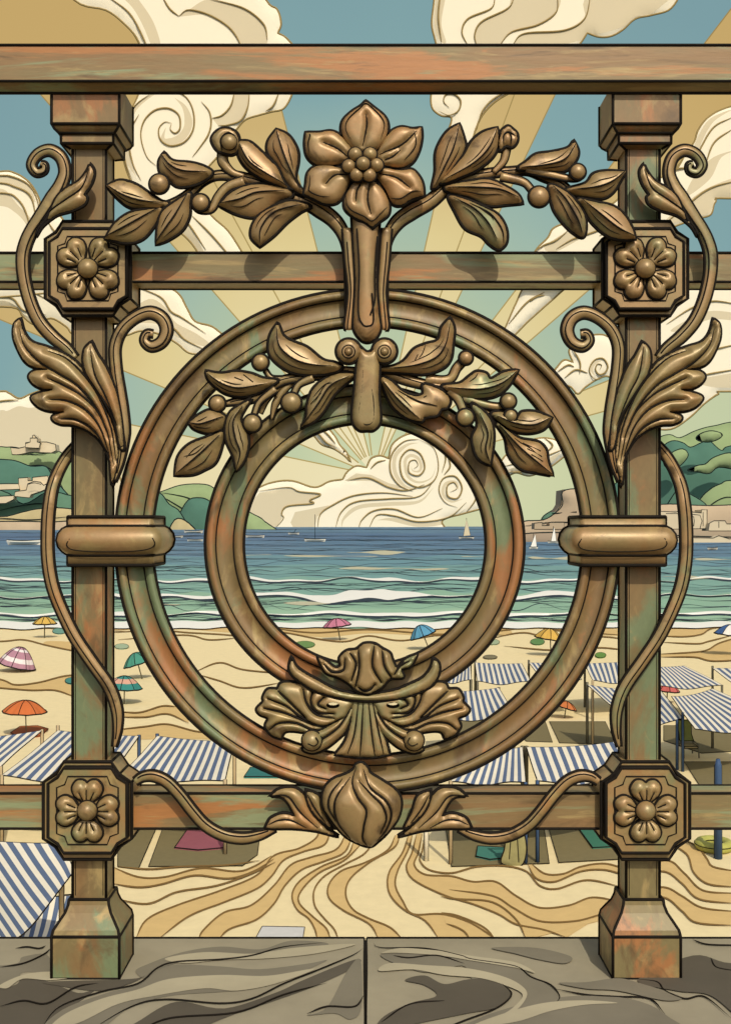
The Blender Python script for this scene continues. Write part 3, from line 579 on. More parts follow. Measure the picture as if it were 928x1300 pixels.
def rosette(cx, cy, diag, W, H, ch, pw, ph, pc, parent):
    def octo(w_, h_, c): return [(cx-w_, cy-h_+c), (cx-w_+c, cy-h_), (cx+w_-c, cy-h_), (cx+w_, cy-h_+c), (cx+w_, cy+h_-c), (cx+w_-c, cy+h_), (cx-w_+c, cy+h_), (cx-w_, cy+h_-c)]
    def octs(w_, h_, c, d):                                    # stepped corners
        r = []
        for sx, sy in ((-1, -1), (1, -1), (1, 1), (-1, 1)):
            a = (cx + sx*w_, cy + sy*(h_-c)); e = (cx + sx*(w_-c), cy + sy*h_); mid = (cx + sx*(w_-c*.55+d), cy + sy*(h_-c*.55+d))
            r += [a, mid, e] if sx == sy else [e, mid, a]
        return r
    b = B(); b.prism(octs(W, H, ch, -1.5), -.010, .046, BO, .0022); b.prism(octs(pw, ph, pc, -1), -.0185, -.011, BO, .0021)
    k = octs(pw*.78, ph*.80, pc*.7, -2.5); b.tube([P(x, y, -.0187) for x, y in k], .0010, closed=True, n=6)
    blk = b.build('rosette_block', parent)
    heart = [(0, -6), (0, -6), (-7, -12), (-17, -20), (-21, -31), (-15, -41), (-6, -42), (0, -38), (0, -38), (6, -42), (15, -41), (21, -31), (17, -20), (7, -12)]
    for i in range(4):
        a = math.radians(90*i + (45 if diag else 0)); ca, sa = math.cos(a), math.sin(a); s_ = .98 if diag else .93
        rot = lambda q: [(cx + s_*(x*ca - y*sa), cy + s_*(x*sa + y*ca)) for x, y in q]
        b = B(); b.relief(rot(heart), -.0195, BO, 10, 11, [rot([(0, -14), (0, -30)]), rot([(-5, -15), (-10, -26)]), rot([(5, -15), (10, -26)])], 1.9, 1.0, 3.2, vw=2.2)
        b.build('petal', blk)
    b = B(); b.ball(P(cx, cy, -.026), .0122, BO, .0014); b.build('boss', blk)
for f in (0, 1):
    X = (lambda x: x) if not f else (lambda x: 930.5 - x)
    rosette(X(112), 341, True, 54, 60, 22, 49, 51, 17, rail)
    rosette(X(111.5), 1029, False, 56, 62, 26, 50, 54, 20, rail)

# rings: a profile turned about the centre
def ring(name, cx, cy, R, r, l1, l2, Y):
    b = B(); n = 144
    prof = [(R, Y+.014), (R, Y-.002), (R-2.5, Y-.007), ((R+l1)/2, Y-.009), (l1+1.5, Y-.006), (l1, Y-.001), ((l1+l2)/2, Y+.0005), (l2, Y-.001), (l2-1.5, Y-.006), ((r+l2)/2, Y-.009), (r+2.5, Y-.007), (r, Y-.002), (r, Y+.014)]
    V = []; Fc = []; m_ = len(prof)
    for i in range(n):
        a = 2*math.pi*i/n
        for rr, yy in prof: V.append(P(cx + rr*math.cos(a), cy + rr*math.sin(a), yy))
    for i in range(n):
        for j in range(m_): Fc.append((i*m_+j, i*m_+(j+1) % m_, ((i+1) % n)*m_+(j+1) % m_, ((i+1) % n)*m_+j))
    b.add(V, Fc, BR)
    for rr, yy, wd in ((R, Y-.0015, .0028), (l1, Y-.002, .0013), (l2, Y-.002, .0013), (r, Y-.0015, .0026)):
        b.tube([P(cx + rr*math.cos(2*math.pi*i/n), cy + rr*math.sin(2*math.pi*i/n), yy) for i in range(n)], wd, n=6, closed=True)
    return b.build(name, rail)
ring('outer_ring', 466.5, 686.5, 319, 273, 307.5, 285, -.001)
ring('inner_ring', 463, 691, 201.5, 154, 189, 166, -.012)

# collars round post and ring
for f in (0, 1):
    b = B(); c = 141 if not f else 931 - 141
    def rl(hx, hy, z, rd): # rounded rectangle
        o = []
        for sx, sy, a0 in ((1, -1, -90), (1, 1, 0), (-1, 1, 90), (-1, -1, 180)):
            for t in (0, 30, 60, 90):
                A = math.radians(a0 + t); o.append(Vector(((c-CX)*.00099 + sx*(hx-rd) + rd*math.cos(A), .024 + sy*(hy-rd) + rd*math.sin(A), z)))
        return o
    y2z = lambda y: CAMZ - (y - HY) * .00098
    prof = [(656, 55, 44), (668, 55, 44), (669, 57, 46), (672, 62, 50), (678, 66, 54), (686, 67.5, 56), (694, 66, 54), (700, 62, 50), (704, 57, 46), (705, 55, 44), (718, 55, 44)]
    b.loft([rl(hx*.00098, hy*.001, y2z(y), .006 if hx < 56 else .012) for y, hx, hy in prof], BO, .0022, (0, 1, 9, 10), corners=False, smooth=True)
    for sx in (-1, 1):
        inner = (sx > 0) != bool(f)                             # flank turned to the ring shows its far edge
        b.tube([Vector(((c-CX)*.00099 + sx*(hx*.00098), .024 + (1 if inner else -1)*(hy*.001 - (.006 if hx < 56 else .012)), y2z(y))) for y, hx, hy in prof], .0024, n=6)
    q = cat([(c-52, 684), (c-56, 692), (c-48, 698), (c-20, 700.5), (c+25, 700), (c+48, 697), (c+56, 691), (c+53, 683)], 5)
    b.tube([P(x, y, -.0290 - .0022*math.sin((y-668)/37*math.pi)) for x, y in q], .0008, n=5)
    o = b.build('collar', rail)

def leaf(name, parent, out, Y, veins=(), h=9, M_=None, **kw):
    b = B(); f = M_ or (lambda q: q)
    if parent.name.startswith('leaf_spray') and veins:          # a fine line on either half, between midrib and rim
        ol = loop(f(out), 5); mid_ = np.array(cat(f(veins[0]), 8)); n = len(mid_); t = np.gradient(mid_, axis=0); t /= np.maximum(np.hypot(*t.T), 1e-9)[:, None]
        nn = np.stack([-t[:, 1], t[:, 0]], 1); d = dist(mid_, ol, True); kw['lines'] = list(kw.get('lines', ()))
        for sg, i0, i1, fr in ((1, .18, .82, .55), (-1, .3, .74, .5)):
            kw['lines'].append([tuple(a) for a in (mid_ + nn * (d * fr * sg)[:, None])[int(i0*n):int(i1*n)]][::2])
        kw.setdefault('lw', .7)
    kw.setdefault('fold', .55 if parent.name.startswith('leaf_spray') else 0); b.relief(f(out), Y, BO, h + (3 if kw['fold'] else 0), None, [f(v) for v in veins], **kw); return b.build(name, parent)
def berry(parent, c, r, Y, name='berry', stalk=None, sw=3.0):
    b = B()
    if stalk: b.vine(stalk, [sw*1.3, sw, sw], Y + .006, BO, .0018)
    b.ball(P(c[0], c[1], Y), r*.9*.001*(CAMD+Y)/CAMD, BO, .0024, sy=.8); return b.build(name, parent)
z4 = lambda s: pts(s, 130, 120, 4); zf = lambda s: pts(s, 348, 110, 4); zr = lambda s: pts(s, 570, 120, 4)

# ---- upper left spray
b = B(); b.vine(pts('444,415 443,340 439,306 427,283 407,267 385,255 355,243 330,232 300,224 275,223 257,231 243,244 226,255 205,262'), [4.5, 5, 6, 8, 9, 8, 7, 6, 5.5, 5, 5, 5, 4.5, 3], -.026, BO, groove=.35)
sp = b.build('leaf_spray', rail)
leaf('leaf', sp, z4('22,465 22,465 90,435 170,455 240,500 300,540 345,552 300,590 220,587 140,575 80,530'), -.030, [z4('30,468 110,520 200,550 320,562')])
leaf('leaf', sp, z4('15,735 15,735 60,660 130,605 210,585 305,578 308,590 270,665 210,735 130,757'), -.034, [z4('20,733 110,690 200,640 295,584')])
leaf('leaf', sp, z4('275,765 275,765 280,680 300,600 360,550 430,508 452,505 447,560 445,620 410,690 340,740'), -.036, [z4('278,760 330,690 380,620 440,512')])
leaf('leaf', sp, z4('315,292 315,292 360,335 450,345 520,365 562,396 530,432 470,462 390,472 340,440 295,400 288,340'), -.034, [z4('305,312 350,370 420,402 540,405')])
berry(sp, z4('290,455')[0], 13.2, -.040)
berry(sp, z4('500,550')[0], 11.5, -.038, stalk=z4('720,440 640,468 590,520 555,580 500,585 470,560'), sw=4.5)
leaf('leaf', sp, z4('590,565 590,565 650,500 730,462 830,455 950,482 965,520 900,545 830,600 770,628 680,610'), -.032, [z4('600,562 700,545 790,510 930,500')])
leaf('leaf', sp, pts('330,314 330,314 319,302 320,287 330,272 347,262 370,255 395,262 382,270 365,283 348,300'), -.034, [pts('331,311 333,292 350,272 385,262')])
leaf('leaf', sp, z4('690,235 690,235 750,240 810,290 860,340 892,372 932,460 970,492 860,452 780,412 720,362 688,300'), -.034, [z4('698,255 740,340 800,392 940,472')])
leaf('leaf', sp, pts('351,164 351,164 367,172 378,190 379,206 376,228 388,248 372,242 362,230 351,210 340,195 340,180'), -.032, [pts('352,168 358,190 368,216 383,244')])
b = B(); b.vine(z4('720,415 660,395 615,345 612,290'), [3, 4, 6, 6], -.030, BO, .0014)
b.relief(z4('555,222 590,180 640,172 690,205 694,280 660,308 620,300 590,290 566,262'), -.036, BO, 8, None, [z4('610,290 605,235 640,200 680,215')]); b.ball(P(*z4('645,242')[0], -.044), .0095, BO, .0010, sy=.8)
b.build('flower_bud', sp)
# ---- upper right spray
b = B(); b.vine(pts('487,415 487,340 491,306 503,284 521,270 546,256') + zr('-10,470 60,430 200,402 300,392 400,388 480,420 560,452 620,500 680,542'), [4.5, 5, 6, 8, 9, 8, 7, 6, 5.5, 5, 5, 5, 5, 4, 3], -.026, BO, groove=-.35)
sp = b.build('leaf_spray', rail)
leaf('leaf', sp, pts('583,157 583,157 589,175 591,187 585,202 571,221 557,236 548,240 552,218 553,192 566,168'), -.032, [pts('582,161 575,190 563,216 552,237')])
leaf('leaf', sp, zr('245,168 245,168 170,190 110,240 70,310 0,392 -50,445 -20,452 60,422 130,392 200,342 240,290 252,230'), -.034, [zr('240,180 200,280 120,362 -20,440')])
b = B(); b.vine(zr('225,395 275,340 292,270'), [3, 4, 5], -.030, BO, .0014)
b.relief(zr('262,190 280,170 300,160 322,175 345,200 345,240 320,270 285,265 255,290 250,240'), -.034, BO, 8, None, [zr('275,260 275,215 300,195 335,215'), zr('310,265 312,220 300,195')]); b.build('flower_bud', sp)
leaf('leaf', sp, zr('632,232 632,232 600,270 520,290 440,302 390,340 345,378 430,392 520,397 590,390 640,342 656,290'), -.032, [zr('640,255 580,342 480,372 365,380')])
berry(sp, zr('652,393')[0], 10.5, -.040, stalk=zr('390,380 520,408 600,425 650,425 680,400'), sw=3.5)
berry(sp, zr('455,520')[0], 14.0, -.038, stalk=zr('260,415 370,442 410,475 440,520'), sw=4)
leaf('leaf', sp, zr('895,392 895,392 800,387 730,402 690,450 590,482 620,512 700,525 780,530 830,500 862,452'), -.032, [zr('888,396 820,452 740,482 615,495')])
leaf('leaf', sp, zr('505,460 590,490 650,550 690,620 692,700 670,728 610,690 550,622 520,562'), -.036, [zr('518,475 580,540 640,640 668,712')])
leaf('leaf', sp, zr('945,735 945,735 930,680 890,612 830,565 740,545 650,530 680,582 720,650 800,720 880,740'), -.034, [zr('665,540 760,620 850,690 935,728')])
leaf('leaf', sp, zr('375,555 375,555 350,508 290,468 200,430 100,440 -20,465 0,500 100,525 200,568 300,562'), -.032, [zr('-10,482 120,485 250,495 350,535')])
leaf('leaf', sp, zr('-5,515 80,530 180,572 250,612 290,680 292,750 262,787 235,785 200,760 160,720 80,682 30,600'), -.034, [zr('20,535 120,590 190,660 238,745'), zr('100,560 200,610 262,690 275,760')])

# ---- flower with its stem clasp
b = B()
b.relief(pts('446,262 446,262 449,320 451,360 449,398 449,418 457,431 466,435 476,431 483,418 481,398 478,360 479,320 483,262 483,262'), -.034, BO, 13, 14, [], 2.5)
for q in ('453,290 456,340 455,395 460,411 467,414 474,408 473,380 472,372', '479,300 476,345 476,380 470,400'): b.vine(pts(q), .8, -.0475, INK, .0003)
b.vine(pts('441,290 444,330 447,372 443,412 443,419'), [6, 6, 5, 5.5, 4], -.031, BO, groove=.3); b.vine(pts('491,290 488,330 485,372 488,412 487,419'), [6, 6, 5, 5.5, 4], -.031, BO, groove=-.3)
b.build('stem_clasp', rail)
b = B(); b.ball(P(462, 209, -.044), .026, BO, 0, 10, .3); fl = b.build('flower', rail)
for out, ve, ln in (
  ('400,490 360,560 358,620 400,662 460,692 500,720 500,720 530,692 580,652 585,590 560,530 510,485 455,470', ['485,500 475,580 492,655', '445,490 420,540 415,590'], ['366,560 372,612 400,642 455,668 498,692 540,655 574,620']),
  ('395,320 345,250 345,180 390,130 440,97 465,72 465,72 500,100 560,150 580,200 570,262 530,320 455,345', ['467,150 470,210 450,312'], ['392,282 365,230 375,182 430,128 465,98 510,132 552,182 558,222 540,282']),
  ('520,340 580,240 640,205 700,213 748,208 748,208 750,262 735,330 700,390 640,416 560,405 530,390', ['722,232 650,302 535,352', '640,330 600,365 560,380'], ['712,235 718,300 700,340 660,385']),
  ('540,415 640,424 700,420 740,460 757,502 762,556 762,556 700,575 640,607 595,592 560,522 520,462', ['540,450 620,470 690,522'], ['590,575 640,580 700,545 745,542']),
  ('395,470 360,542 320,592 260,598 200,572 150,548 150,548 160,500 170,440 210,405 280,400 350,418 400,440', ['378,455 310,458 262,502'], ['185,460 182,510 180,540 230,565 285,572']),
  ('385,380 300,404 220,402 170,362 155,300 160,232 160,232 230,232 290,225 340,250 395,315 400,350', ['372,362 320,322 250,292'], ['180,345 175,300 185,262 180,250'])):
    b = B(); b.relief(zf(out), -.046, BO, 11, 13, [zf(v) for v in ve], 2.5, 1.2, lines=[zf(v) for v in ln], lw=.9); b.build('petal', fl)
for c in ('412,345', '487,345', '380,405', '520,400', '420,448', '483,450', '452,392'):
    b = B(); q = zf(c)[0]; b.ball(P(q[0], q[1], -.060 if c != '452,392' else -.066), .0083, BO, .0016, 10); b.build('seed', fl)

# ---- scroll vines beside the posts, acanthus, climbing vines: left, then mirrored
for f in (0, 1):
    X = (lambda q: q) if not f else (lambda q: mir(q, 931.5))
    b = B(); b.vine(X(pts('96,455 85,442 67,427 50,407 38,380 31,350 30,325 34,308 41,293 51,278 68,252 78,235 83,218 78,200 64,191 49,196 41,209 47,219 56,217 57,210 52,208')), [5, 6, 7, 7, 7, 7, 7.5, 7.5, 7.5, 8, 9, 7.5, 6.5, 6.5, 6.5, 6, 5.5, 5, 4.5, 4, 3], -.020, BO, .0024, groove=.3 if not f else -.3)
    o = b.build('scroll_vine', rail)
    leaf('leaf', o, X(pts('240,470 282,372 330,322 400,280 440,232 460,190 460,190 482,232 470,290 432,350 432,350 446,366 430,402 370,432 290,457 220,512 188,562 200,520', 0, 160, 4)), -.024, [X(pts('458,225 420,320 330,387 240,452 200,530', 0, 160, 4))], 9)
    z2 = lambda s: X(pts(s))
    b = B(); b.relief(z2('27,404 27,404 32,422 42,434 60,440 80,448 96,458 108,471 120,487 131,507 141,530 149,555 153,578 150,597 143,619 143,619 141,600 140,585 134,570 124,556 108,545 92,540 78,539 68,534 68,528 82,523 82,523 62,522 48,516 40,505 50,499 68,495 68,495 55,494 43,488 37,478 44,471 60,469 60,469 45,467 33,460 24,445 18,428 19,412'), -.028, BO, 15, 15,
        [z2('27,418 34,440 52,460 76,475 100,490 122,515 138,550 146,590'), z2('63,481 85,491 106,503 126,524 140,556'), z2('65,508 88,510 112,522 130,545 141,580'), z2('78,532 100,534 122,548 137,574'), z2('62,446 85,455 106,474 126,502 143,545 149,585')], 2.6, 1.5, 2.6, vw=3.0, vd=.5)
    aca = b.build('acanthus', rail)
    leaf('leaf', aca, z2('117,433 117,433 108,443 106,458 110,475 120,490 135,513 146,535 152,565 158,570 156,535 150,502 142,480 134,463 125,450'), -.034, [z2('116,440 122,475 135,502 150,540')], 10)
    b = B(); b.vine(z2('146,612 154,585 158,550 156,522 152,496 148,468 147,440 156,418 173,403 191,397 206,404 212,419 206,434 193,440 184,433 187,424 195,424'), [1.5, 4, 7, 7, 7, 6.5, 6.5, 6.5, 6.5, 7, 7, 7, 6.5, 6, 5, 4.5, 4], -.031, BO, .0024, groove=.3 if f else -.3); b.build('scroll', aca)
    b = B(); b.vine(z2('106,556 84,582 69,613 63,645 61,680 62,712 67,742 77,770 95,807 117,840 139,872 149,900 150,925 146,948'), [5, 6, 6.5, 7, 7, 7, 7, 7, 7, 7, 7, 6.5, 5, 2.5], [.03, .012, -.012] + [-.018]*12, BO, .0024, groove=.3 if not f else -.3); b.build('climbing_vine', rail)
    b = B(); b.vine(z2('172,992 182,986 196,985 212,992 228,1008 246,1031 262,1048 284,1060 308,1064 330,1060 350,1052'), [4.5, 5.5, 6.5, 6.5, 6.5, 6.5, 6.5, 6.5, 6.5, 5.5, 3], -.016, BO, .0024, groove=.3 if f else -.3); b.build('rail_vine', rail)

# ---- ring clip and the laurel sprays either side of it
b = B(); b.relief(pts('455,438 455,438 467,447 479,438 479,438 482,462 481,500 483,534 475,546 466,547 455,546 447,532 450,495 453,462'), -.044, BO, 10, 9, [], 2.5)
b.vine(pts('461,470 459,500 456,522 460,536 467,539 474,533 474,510 471,485 471,465'), .7, -.0535, INK, .0003)
clip = b.build('ring_clip', rail)
for x in (442.5, 488):
    b = B(); c = (x, 446); b.relief([(x + 15.5*math.cos(a), 446 + 15.5*math.sin(a)) for a in np.linspace(0, 2*math.pi, 14)[:-1]], -.046, BO, 8, 8, [], 2.5)
    b.ball(P(x, 446.5, -.0535), .0046, BO, .0010, 10)
    b.tube([P(x + 8.2*math.cos(a), 446.3 + 8.2*math.sin(a), -.0535) for a in np.linspace(0, 2*math.pi, 25)[:-1]], .0010, n=5, closed=True)
    b.build('volute', clip)
zl = lambda s: pts(s, 200, 400, 4); zc = lambda s: pts(s, 400, 380, 4); zs = lambda s: pts(s, 500, 420, 4)
b = B(); b.vine(zl('1000,290 930,290 850,302 740,315 640,332 560,372 480,425 400,440 350,450'), [5, 6, 5, 5, 5, 5.5, 5, 4, 2.5], -.030, BO, .0021, groove=.3)
b.vine(zl('560,370 450,440 390,520 345,590'), [4, 4.5, 4, 2.5], -.029, BO, .0021)
b.vine(zl('700,330 640,385 600,450 580,530'), [3, 4, 4, 1.5], -.027, BO, .0013); b.vine(zl('640,350 560,420 520,500'), [3, 4, 3], -.027, BO, .0013)
sp = b.build('leaf_spray', rail)
leaf('leaf', sp, zl('612,38 612,38 572,100 563,180 598,240 680,292 790,307 900,292 940,262 900,240 840,225 760,162 680,130 640,102 622,62'), -.036, [zl('608,62 622,162 690,227 780,257 910,266')])
berry(sp, zl('524,240')[0], 10.8, -.036, stalk=zl('650,325 580,318 548,280'), sw=2.6)
leaf('leaf', sp, zl('245,283 245,283 320,295 400,285 480,297 540,320 615,330 560,372 500,402 430,416 350,402 290,362 255,322'), -.034, [zl('258,300 330,352 420,376 560,352')], lines=[zl('395,320 440,337'), zl('440,305 490,345')])
berry(sp, zl('305,450')[0], 10.8, -.036, stalk=zl('490,415 420,438 345,452'), sw=2.6)
leaf('leaf', sp, zl('160,550 160,550 200,512 270,480 335,505 352,540 330,580 260,602 190,582'), -.034, [zl('170,550 230,556 340,518')])
leaf('leaf', sp, pts('222,604 222,604 226,580 240,564 262,555 284,548 282,568 274,588 260,597 245,603'), -.034, [pts('226,601 245,586 262,571 281,552')], lines=[pts('235,580 250,576 262,565')])
leaf('leaf', sp, zl('480,425 440,445 372,490 345,560 350,640 385,720 402,795 402,795 442,740 464,662 455,590 425,530 445,480'), -.038, [zl('440,460 392,540 402,630 425,700 405,780')])
berry(sp, zl('482,550')[0], 12, -.042, stalk=zl('600,375 520,440 492,505'), sw=3.2)
berry(sp, zl('680,445')[0], 13.5, -.042, stalk=zl('790,318 720,352 692,400'), sw=3.6)
leaf('leaf', sp, pts('382,543 382,543 389,530 390,514 397,494 415,479 435,473 452,476 440,487 425,501 411,523 398,536'), -.034, [pts('384,541 405,513 420,491 445,478')], lines=[pts('395,514 408,500'), pts('398,505 412,490 422,487')])
b = B(); b.vine(zc('260,345 340,365 450,405 560,435 650,452 720,492 800,540') + zs('440,400 505,445 560,500 600,560'), [6, 6, 6, 5, 5, 5, 5, 4, 4, 3], -.030, BO, .0021, groove=-.3)
sp = b.build('leaf_spray', rail)
leaf('leaf', sp, zc('685,92 685,92 707,150 700,230 690,302 650,352 560,382 460,377 330,368 330,352 400,337 450,310 500,252 560,225 622,205 640,142'), -.036, [zc('682,125 660,232 610,302 500,342 340,358')], lines=[zc('560,230 545,275 525,305'), zc('520,285 505,315')])
berry(sp, zc('765,298')[0], 9, -.036, stalk=zc('560,405 640,415 690,400 718,350 760,305'), sw=5)
leaf('leaf', sp, zc('330,395 385,412 440,462 500,487 545,478 545,432 600,440 660,472 687,512 672,552 640,562 620,592 560,602 540,622 480,612 430,582 388,540 358,480'), -.034, [zc('345,420 400,492 470,562 530,612'), zc('420,465 520,520 620,545')], lines=[zc('550,500 565,492')])
leaf('leaf', sp, zs('632,198 632,198 560,207 492,242 470,215 420,205 380,230 330,266 240,280 330,340 430,347 520,332 582,282'), -.034, [zs('622,206 540,272 430,302 270,292')], lines=[zs('380,262 410,240 425,215')])
berry(sp, zs('580,358')[0], 10.3, -.040, stalk=zs('350,340 440,370 530,385 570,365'), sw=4)
leaf('leaf', sp, zs('802,442 802,442 720,410 650,410 620,435 560,410 490,420 540,472 610,512 690,522 762,500'), -.034, [zs('792,442 700,482 600,470 520,435')])
berry(sp, zs('592,432')[0], 8.5, -.042)
leaf('leaf', sp, zs('808,738 808,738 782,660 772,602 730,562 640,545 580,505 500,450 560,542 580,632 640,702 720,722'), -.034, [zs('530,480 640,602 795,728')], lines=[zs('650,572 740,612'), zs('670,600 745,640'), zs('690,630 750,665')])
berry(sp, zs('362,440')[0], 11.5, -.042, stalk=zs('285,300 325,345 350,400 362,440'), sw=4.5)
leaf('leaf', sp, zs('390,370 422,470 395,540 410,620 440,662 488,684 488,684 502,602 507,520 490,450 440,395'), -.038, [zs('430,420 470,520 460,602 484,672')])

# ---- shell fan at the foot of the inner ring
b = B(); b.relief(pts('449,884 445,915 438,940 425,958 425,958 465,962 495,958 495,958 490,940 482,915 477,884'), -.024, BO, 9, 12, [pts('455,890 450,930 441,957'), pts('461,890 459,930 457,959'), pts('468,890 472,930 476,959'), pts('473,890 480,925 487,956')], 2.5)
fan = b.build('shell_fan', rail)
ff = '372,866 357,867 352,874 340,875 334,885 334,891 326,900 330,907 340,912 337,922 345,933 357,938 357,938 361,930 370,928 387,930 387,930 400,940 384,950 396,956 412,951 426,941 439,928 447,907 450,888 430,880 400,872'
fv = ['340,886 365,896 385,911 410,921 435,911', '353,876 366,888 388,910', '335,898 365,905 398,920', '342,926 355,917 377,917 402,926 428,915', '385,874 390,892 402,906 424,911', '399,872 395,890 404,903 424,905', '412,884 404,893 414,899', '447,896 430,922 408,938 400,942']
for f in (0, 1):
    X = (lambda q: q) if not f else (lambda q: mir(q, 921.5))
    b = B(); b.relief(X(pts(ff)), -.022, BO, 12, 14, [X(pts(v)) for v in fv], 2.6, 1.9, 2.0, vw=2.2, vd=.6, holes=[X([(423 + 8.5*math.cos(a), 893.5 + 4.0*math.sin(a)) for a in np.linspace(0, 2*math.pi, 13)[:-1]])]); b.ball(P(*X([(396, 940)])[0], -.032), .0122, BO, .0016); 
    b.tube([P(x, y, -.0435) for x, y in X(cat([(401, 936), (404, 942), (399, 947), (391, 944)], 5))], .0008, n=5)
    b.build('fan_leaf', fan)
b = B(); b.relief(pts('370,833 370,833 367,848 372,858 385,868 400,877 430,886 465,890 500,888 530,880 548,870 557,855 557,842 550,835 550,835 546,848 536,860 518,869 500,876 465,881 430,876 402,862 386,853 376,845'), -.032, BO, 7, None, [], 2.5); b.build('crescent', fan)
b = B(); b.relief(pts('403,833 403,833 413,838 425,847 432,845 431,835 440,826 452,824 462,817 475,817 485,823 495,829 498,837 504,847 515,836 530,830 530,830 521,846 510,850 512,860 495,862 485,872 473,879 465,881 452,876 443,868 430,860 415,855 408,845'), -.036, BO, 13, 14,
    [pts('444,828 452,842 446,864'), pts('455,824 456,848 451,872'), pts('475,819 473,845 484,866'), pts('485,825 488,845 497,860'), pts('411,842 422,852 436,850 438,836'), pts('520,838 508,845 500,856'), pts('455,872 462,876 470,874 476,868')], 2.6, 1.9, 2.0, vw=2.2, vd=.6); b.build('crest', fan)

# ---- bud on the lower rail
zb = lambda s: pts(s, 330, 930, 4)
b = B(); b.relief(zb('520,153 548,180 560,205 620,242 690,292 717,350 702,430 652,502 600,552 560,578 500,562 430,522 368,450 320,372 325,290 370,236 440,208 475,185 490,160'), -.034, BO, 30, 40,
    [zb('490,165 470,240 500,312 540,372 528,450 522,520 545,565'), zb('460,215 395,300 380,372 400,450 460,530'), zb('525,175 560,262 640,330 665,400 640,480 590,545'), zb('500,225 560,290 620,350 640,420 610,500'), zb('420,225 365,290 350,360 385,440')], 2.6, 1.6, 3, vw=3, vd=.22)
bud = b.build('bud', rail)
la = ['342,1011 342,1011 355,1001 375,1000 388,1011 397,1030 414,1050 430,1062 400,1055 370,1052 345,1052 337,1050 337,1050 344,1038 360,1032 374,1035 374,1035 366,1020 357,1012', '388,1002 388,1002 405,1010 412,1030 422,1052 402,1037 391,1020']
lv = [['346,1009 366,1010 382,1030 404,1050', '341,1046 354,1040 370,1040 390,1050'], ['391,1008 400,1025 414,1044']]
for f in (0, 1):
    X = (lambda q: q) if not f else (lambda q: mir(q, 935))
    for o_, v_, yy in zip(la, lv, (-.018, -.022)): leaf('leaf', bud, X(pts(o_)), yy, [X(pts(v)) for v in v_], 9)

# ================================================================== ON THE BEACH
flat('canvas_white', '#ece2c8', .82, rough=.9, vary=.03); flat('canvas_blue', '#65758f', .72, rough=.9, vary=.06); flat('pole_blue', '#4a6488', .6, rough=.5, vary=.05); flat('pole_wood', '#cbb389', .7, rough=.7, vary=.1); flat('pole_grey', '#7a7560', .7, rough=.7)
NAVY, WHITE = M['canvas_blue'], M['canvas_white']
def awning(label, quad, hb, hf, n, poles, sag=.10, pm='pole_wood', rows=8, lines=.014):
    """striped canvas sheet held level over the sand on poles; quad = back left, back right, front right, front left in the photograph"""
    bl, br, fr, fl = pts(quad); c = [G(*bl, hb), G(*br, hb), G(*fr, hf), G(*fl, hf)]
    mid = sum(c, Vector()) / 4; t = thing('awning', label, 'awning', (mid.x, mid.y, 0), 'striped awnings on the beach')
    b = B()
    def at(u, v):
        q = (c[0]*(1-u) + c[1]*u)*(1-v) + (c[3]*(1-u) + c[2]*u)*v
        q.z -= sag * 4 * u * (1-u) * (.35 + .65*v) + .03 * math.sin(u*9 + v*4) * v; return q
    nn = 2*n + 1
    for k in range(nn):
        us = [k/nn, (k+.5)/nn, (k+1)/nn]; m = WHITE if k % 2 == 0 else NAVY
        V = [at(u, v/rows) for v in range(rows+1) for u in us]
        V2 = [q - Vector((0, 0, .02)) for q in V]
        fc = [(3*r+j, 3*r+3+j, 3*r+4+j, 3*r+1+j) for r in range(rows) for j in (0, 1)]
        b.add(V, fc, m); b.add(V2, [q[::-1] for q in fc], m)
    N = 14
    rim = [at(i/N, 0) for i in range(N)] + [at(1, i/N) for i in range(N)] + [at(1-i/N, 1) for i in range(N)] + [at(0, 1-i/N) for i in range(N)]
    b.tube([q - Vector((0, 0, .01)) for q in rim], lines, closed=True, n=6)
    cv = b.build('canopy', t)
    for u, v, up, pm_ in poles:
        q = at(u, v); b = B(); b.tube([(q.x, q.y, .0), (q.x, q.y, q.z + up)], .035, M[pm_], 8)
        for sx in (-1, 1): b.tube([(q.x + sx*.035, q.y, .0), (q.x + sx*.035, q.y, q.z + up)], .010, n=5)
        b.build('pole', t)
    return t
A = awning
A('blue striped awning cut by the left edge, beside the orange parasol', '-70,940 54,927 2,972 -140,985', 2.0, 1.6, 9, [(0, 0, 0, 'pole_grey'), (1, 0, .02, 'pole_wood'), (1, 1, 0, 'pole_wood')])
A('blue striped awning behind the left post, above the lower left rosette', '74,927 177,934 142,985 3,985', 2.0, 1.6, 11, [(0, 0, .12, 'pole_wood'), (1, 0, .02, 'pole_blue'), (0, 1, 0, 'pole_wood'), (1, 1, 0, 'pole_blue')])
A('blue striped awning just right of the left post, near the foot of the great ring', '200,934 298,941 286,990 158,980', 2.0, 1.6, 11, [(0, 0, .05, 'pole_blue'), (1, 0, 0, 'pole_wood'), (1, 1, .02, 'pole_wood')])
A('nearest striped awning, large in the bottom left corner', '-150,1048 78,1070 94,1104 -30,1215', 2.2, 1.9, 13, [(1, .05, 0, 'pole_wood'), (0, 0, 0, 'pole_blue')], .22, lines=.012)
g2 = lambda *s: s
A('small striped awning in the far row right of the shell fan', '568,843 597,840 598,862 556,864', 1.7, 1.4, 8, [(1, 0, .05, 'pole_grey'), (1, 1, 0, 'pole_grey')])
A('far row awning between the two rings, its whole canopy clear', '603,841 662,842 673,864 606,865', 1.7, 1.4, 9, [(0, 0, .1, 'pole_grey'), (0, 1, 0, 'pole_grey'), (1, 1, 0, 'pole_wood')])
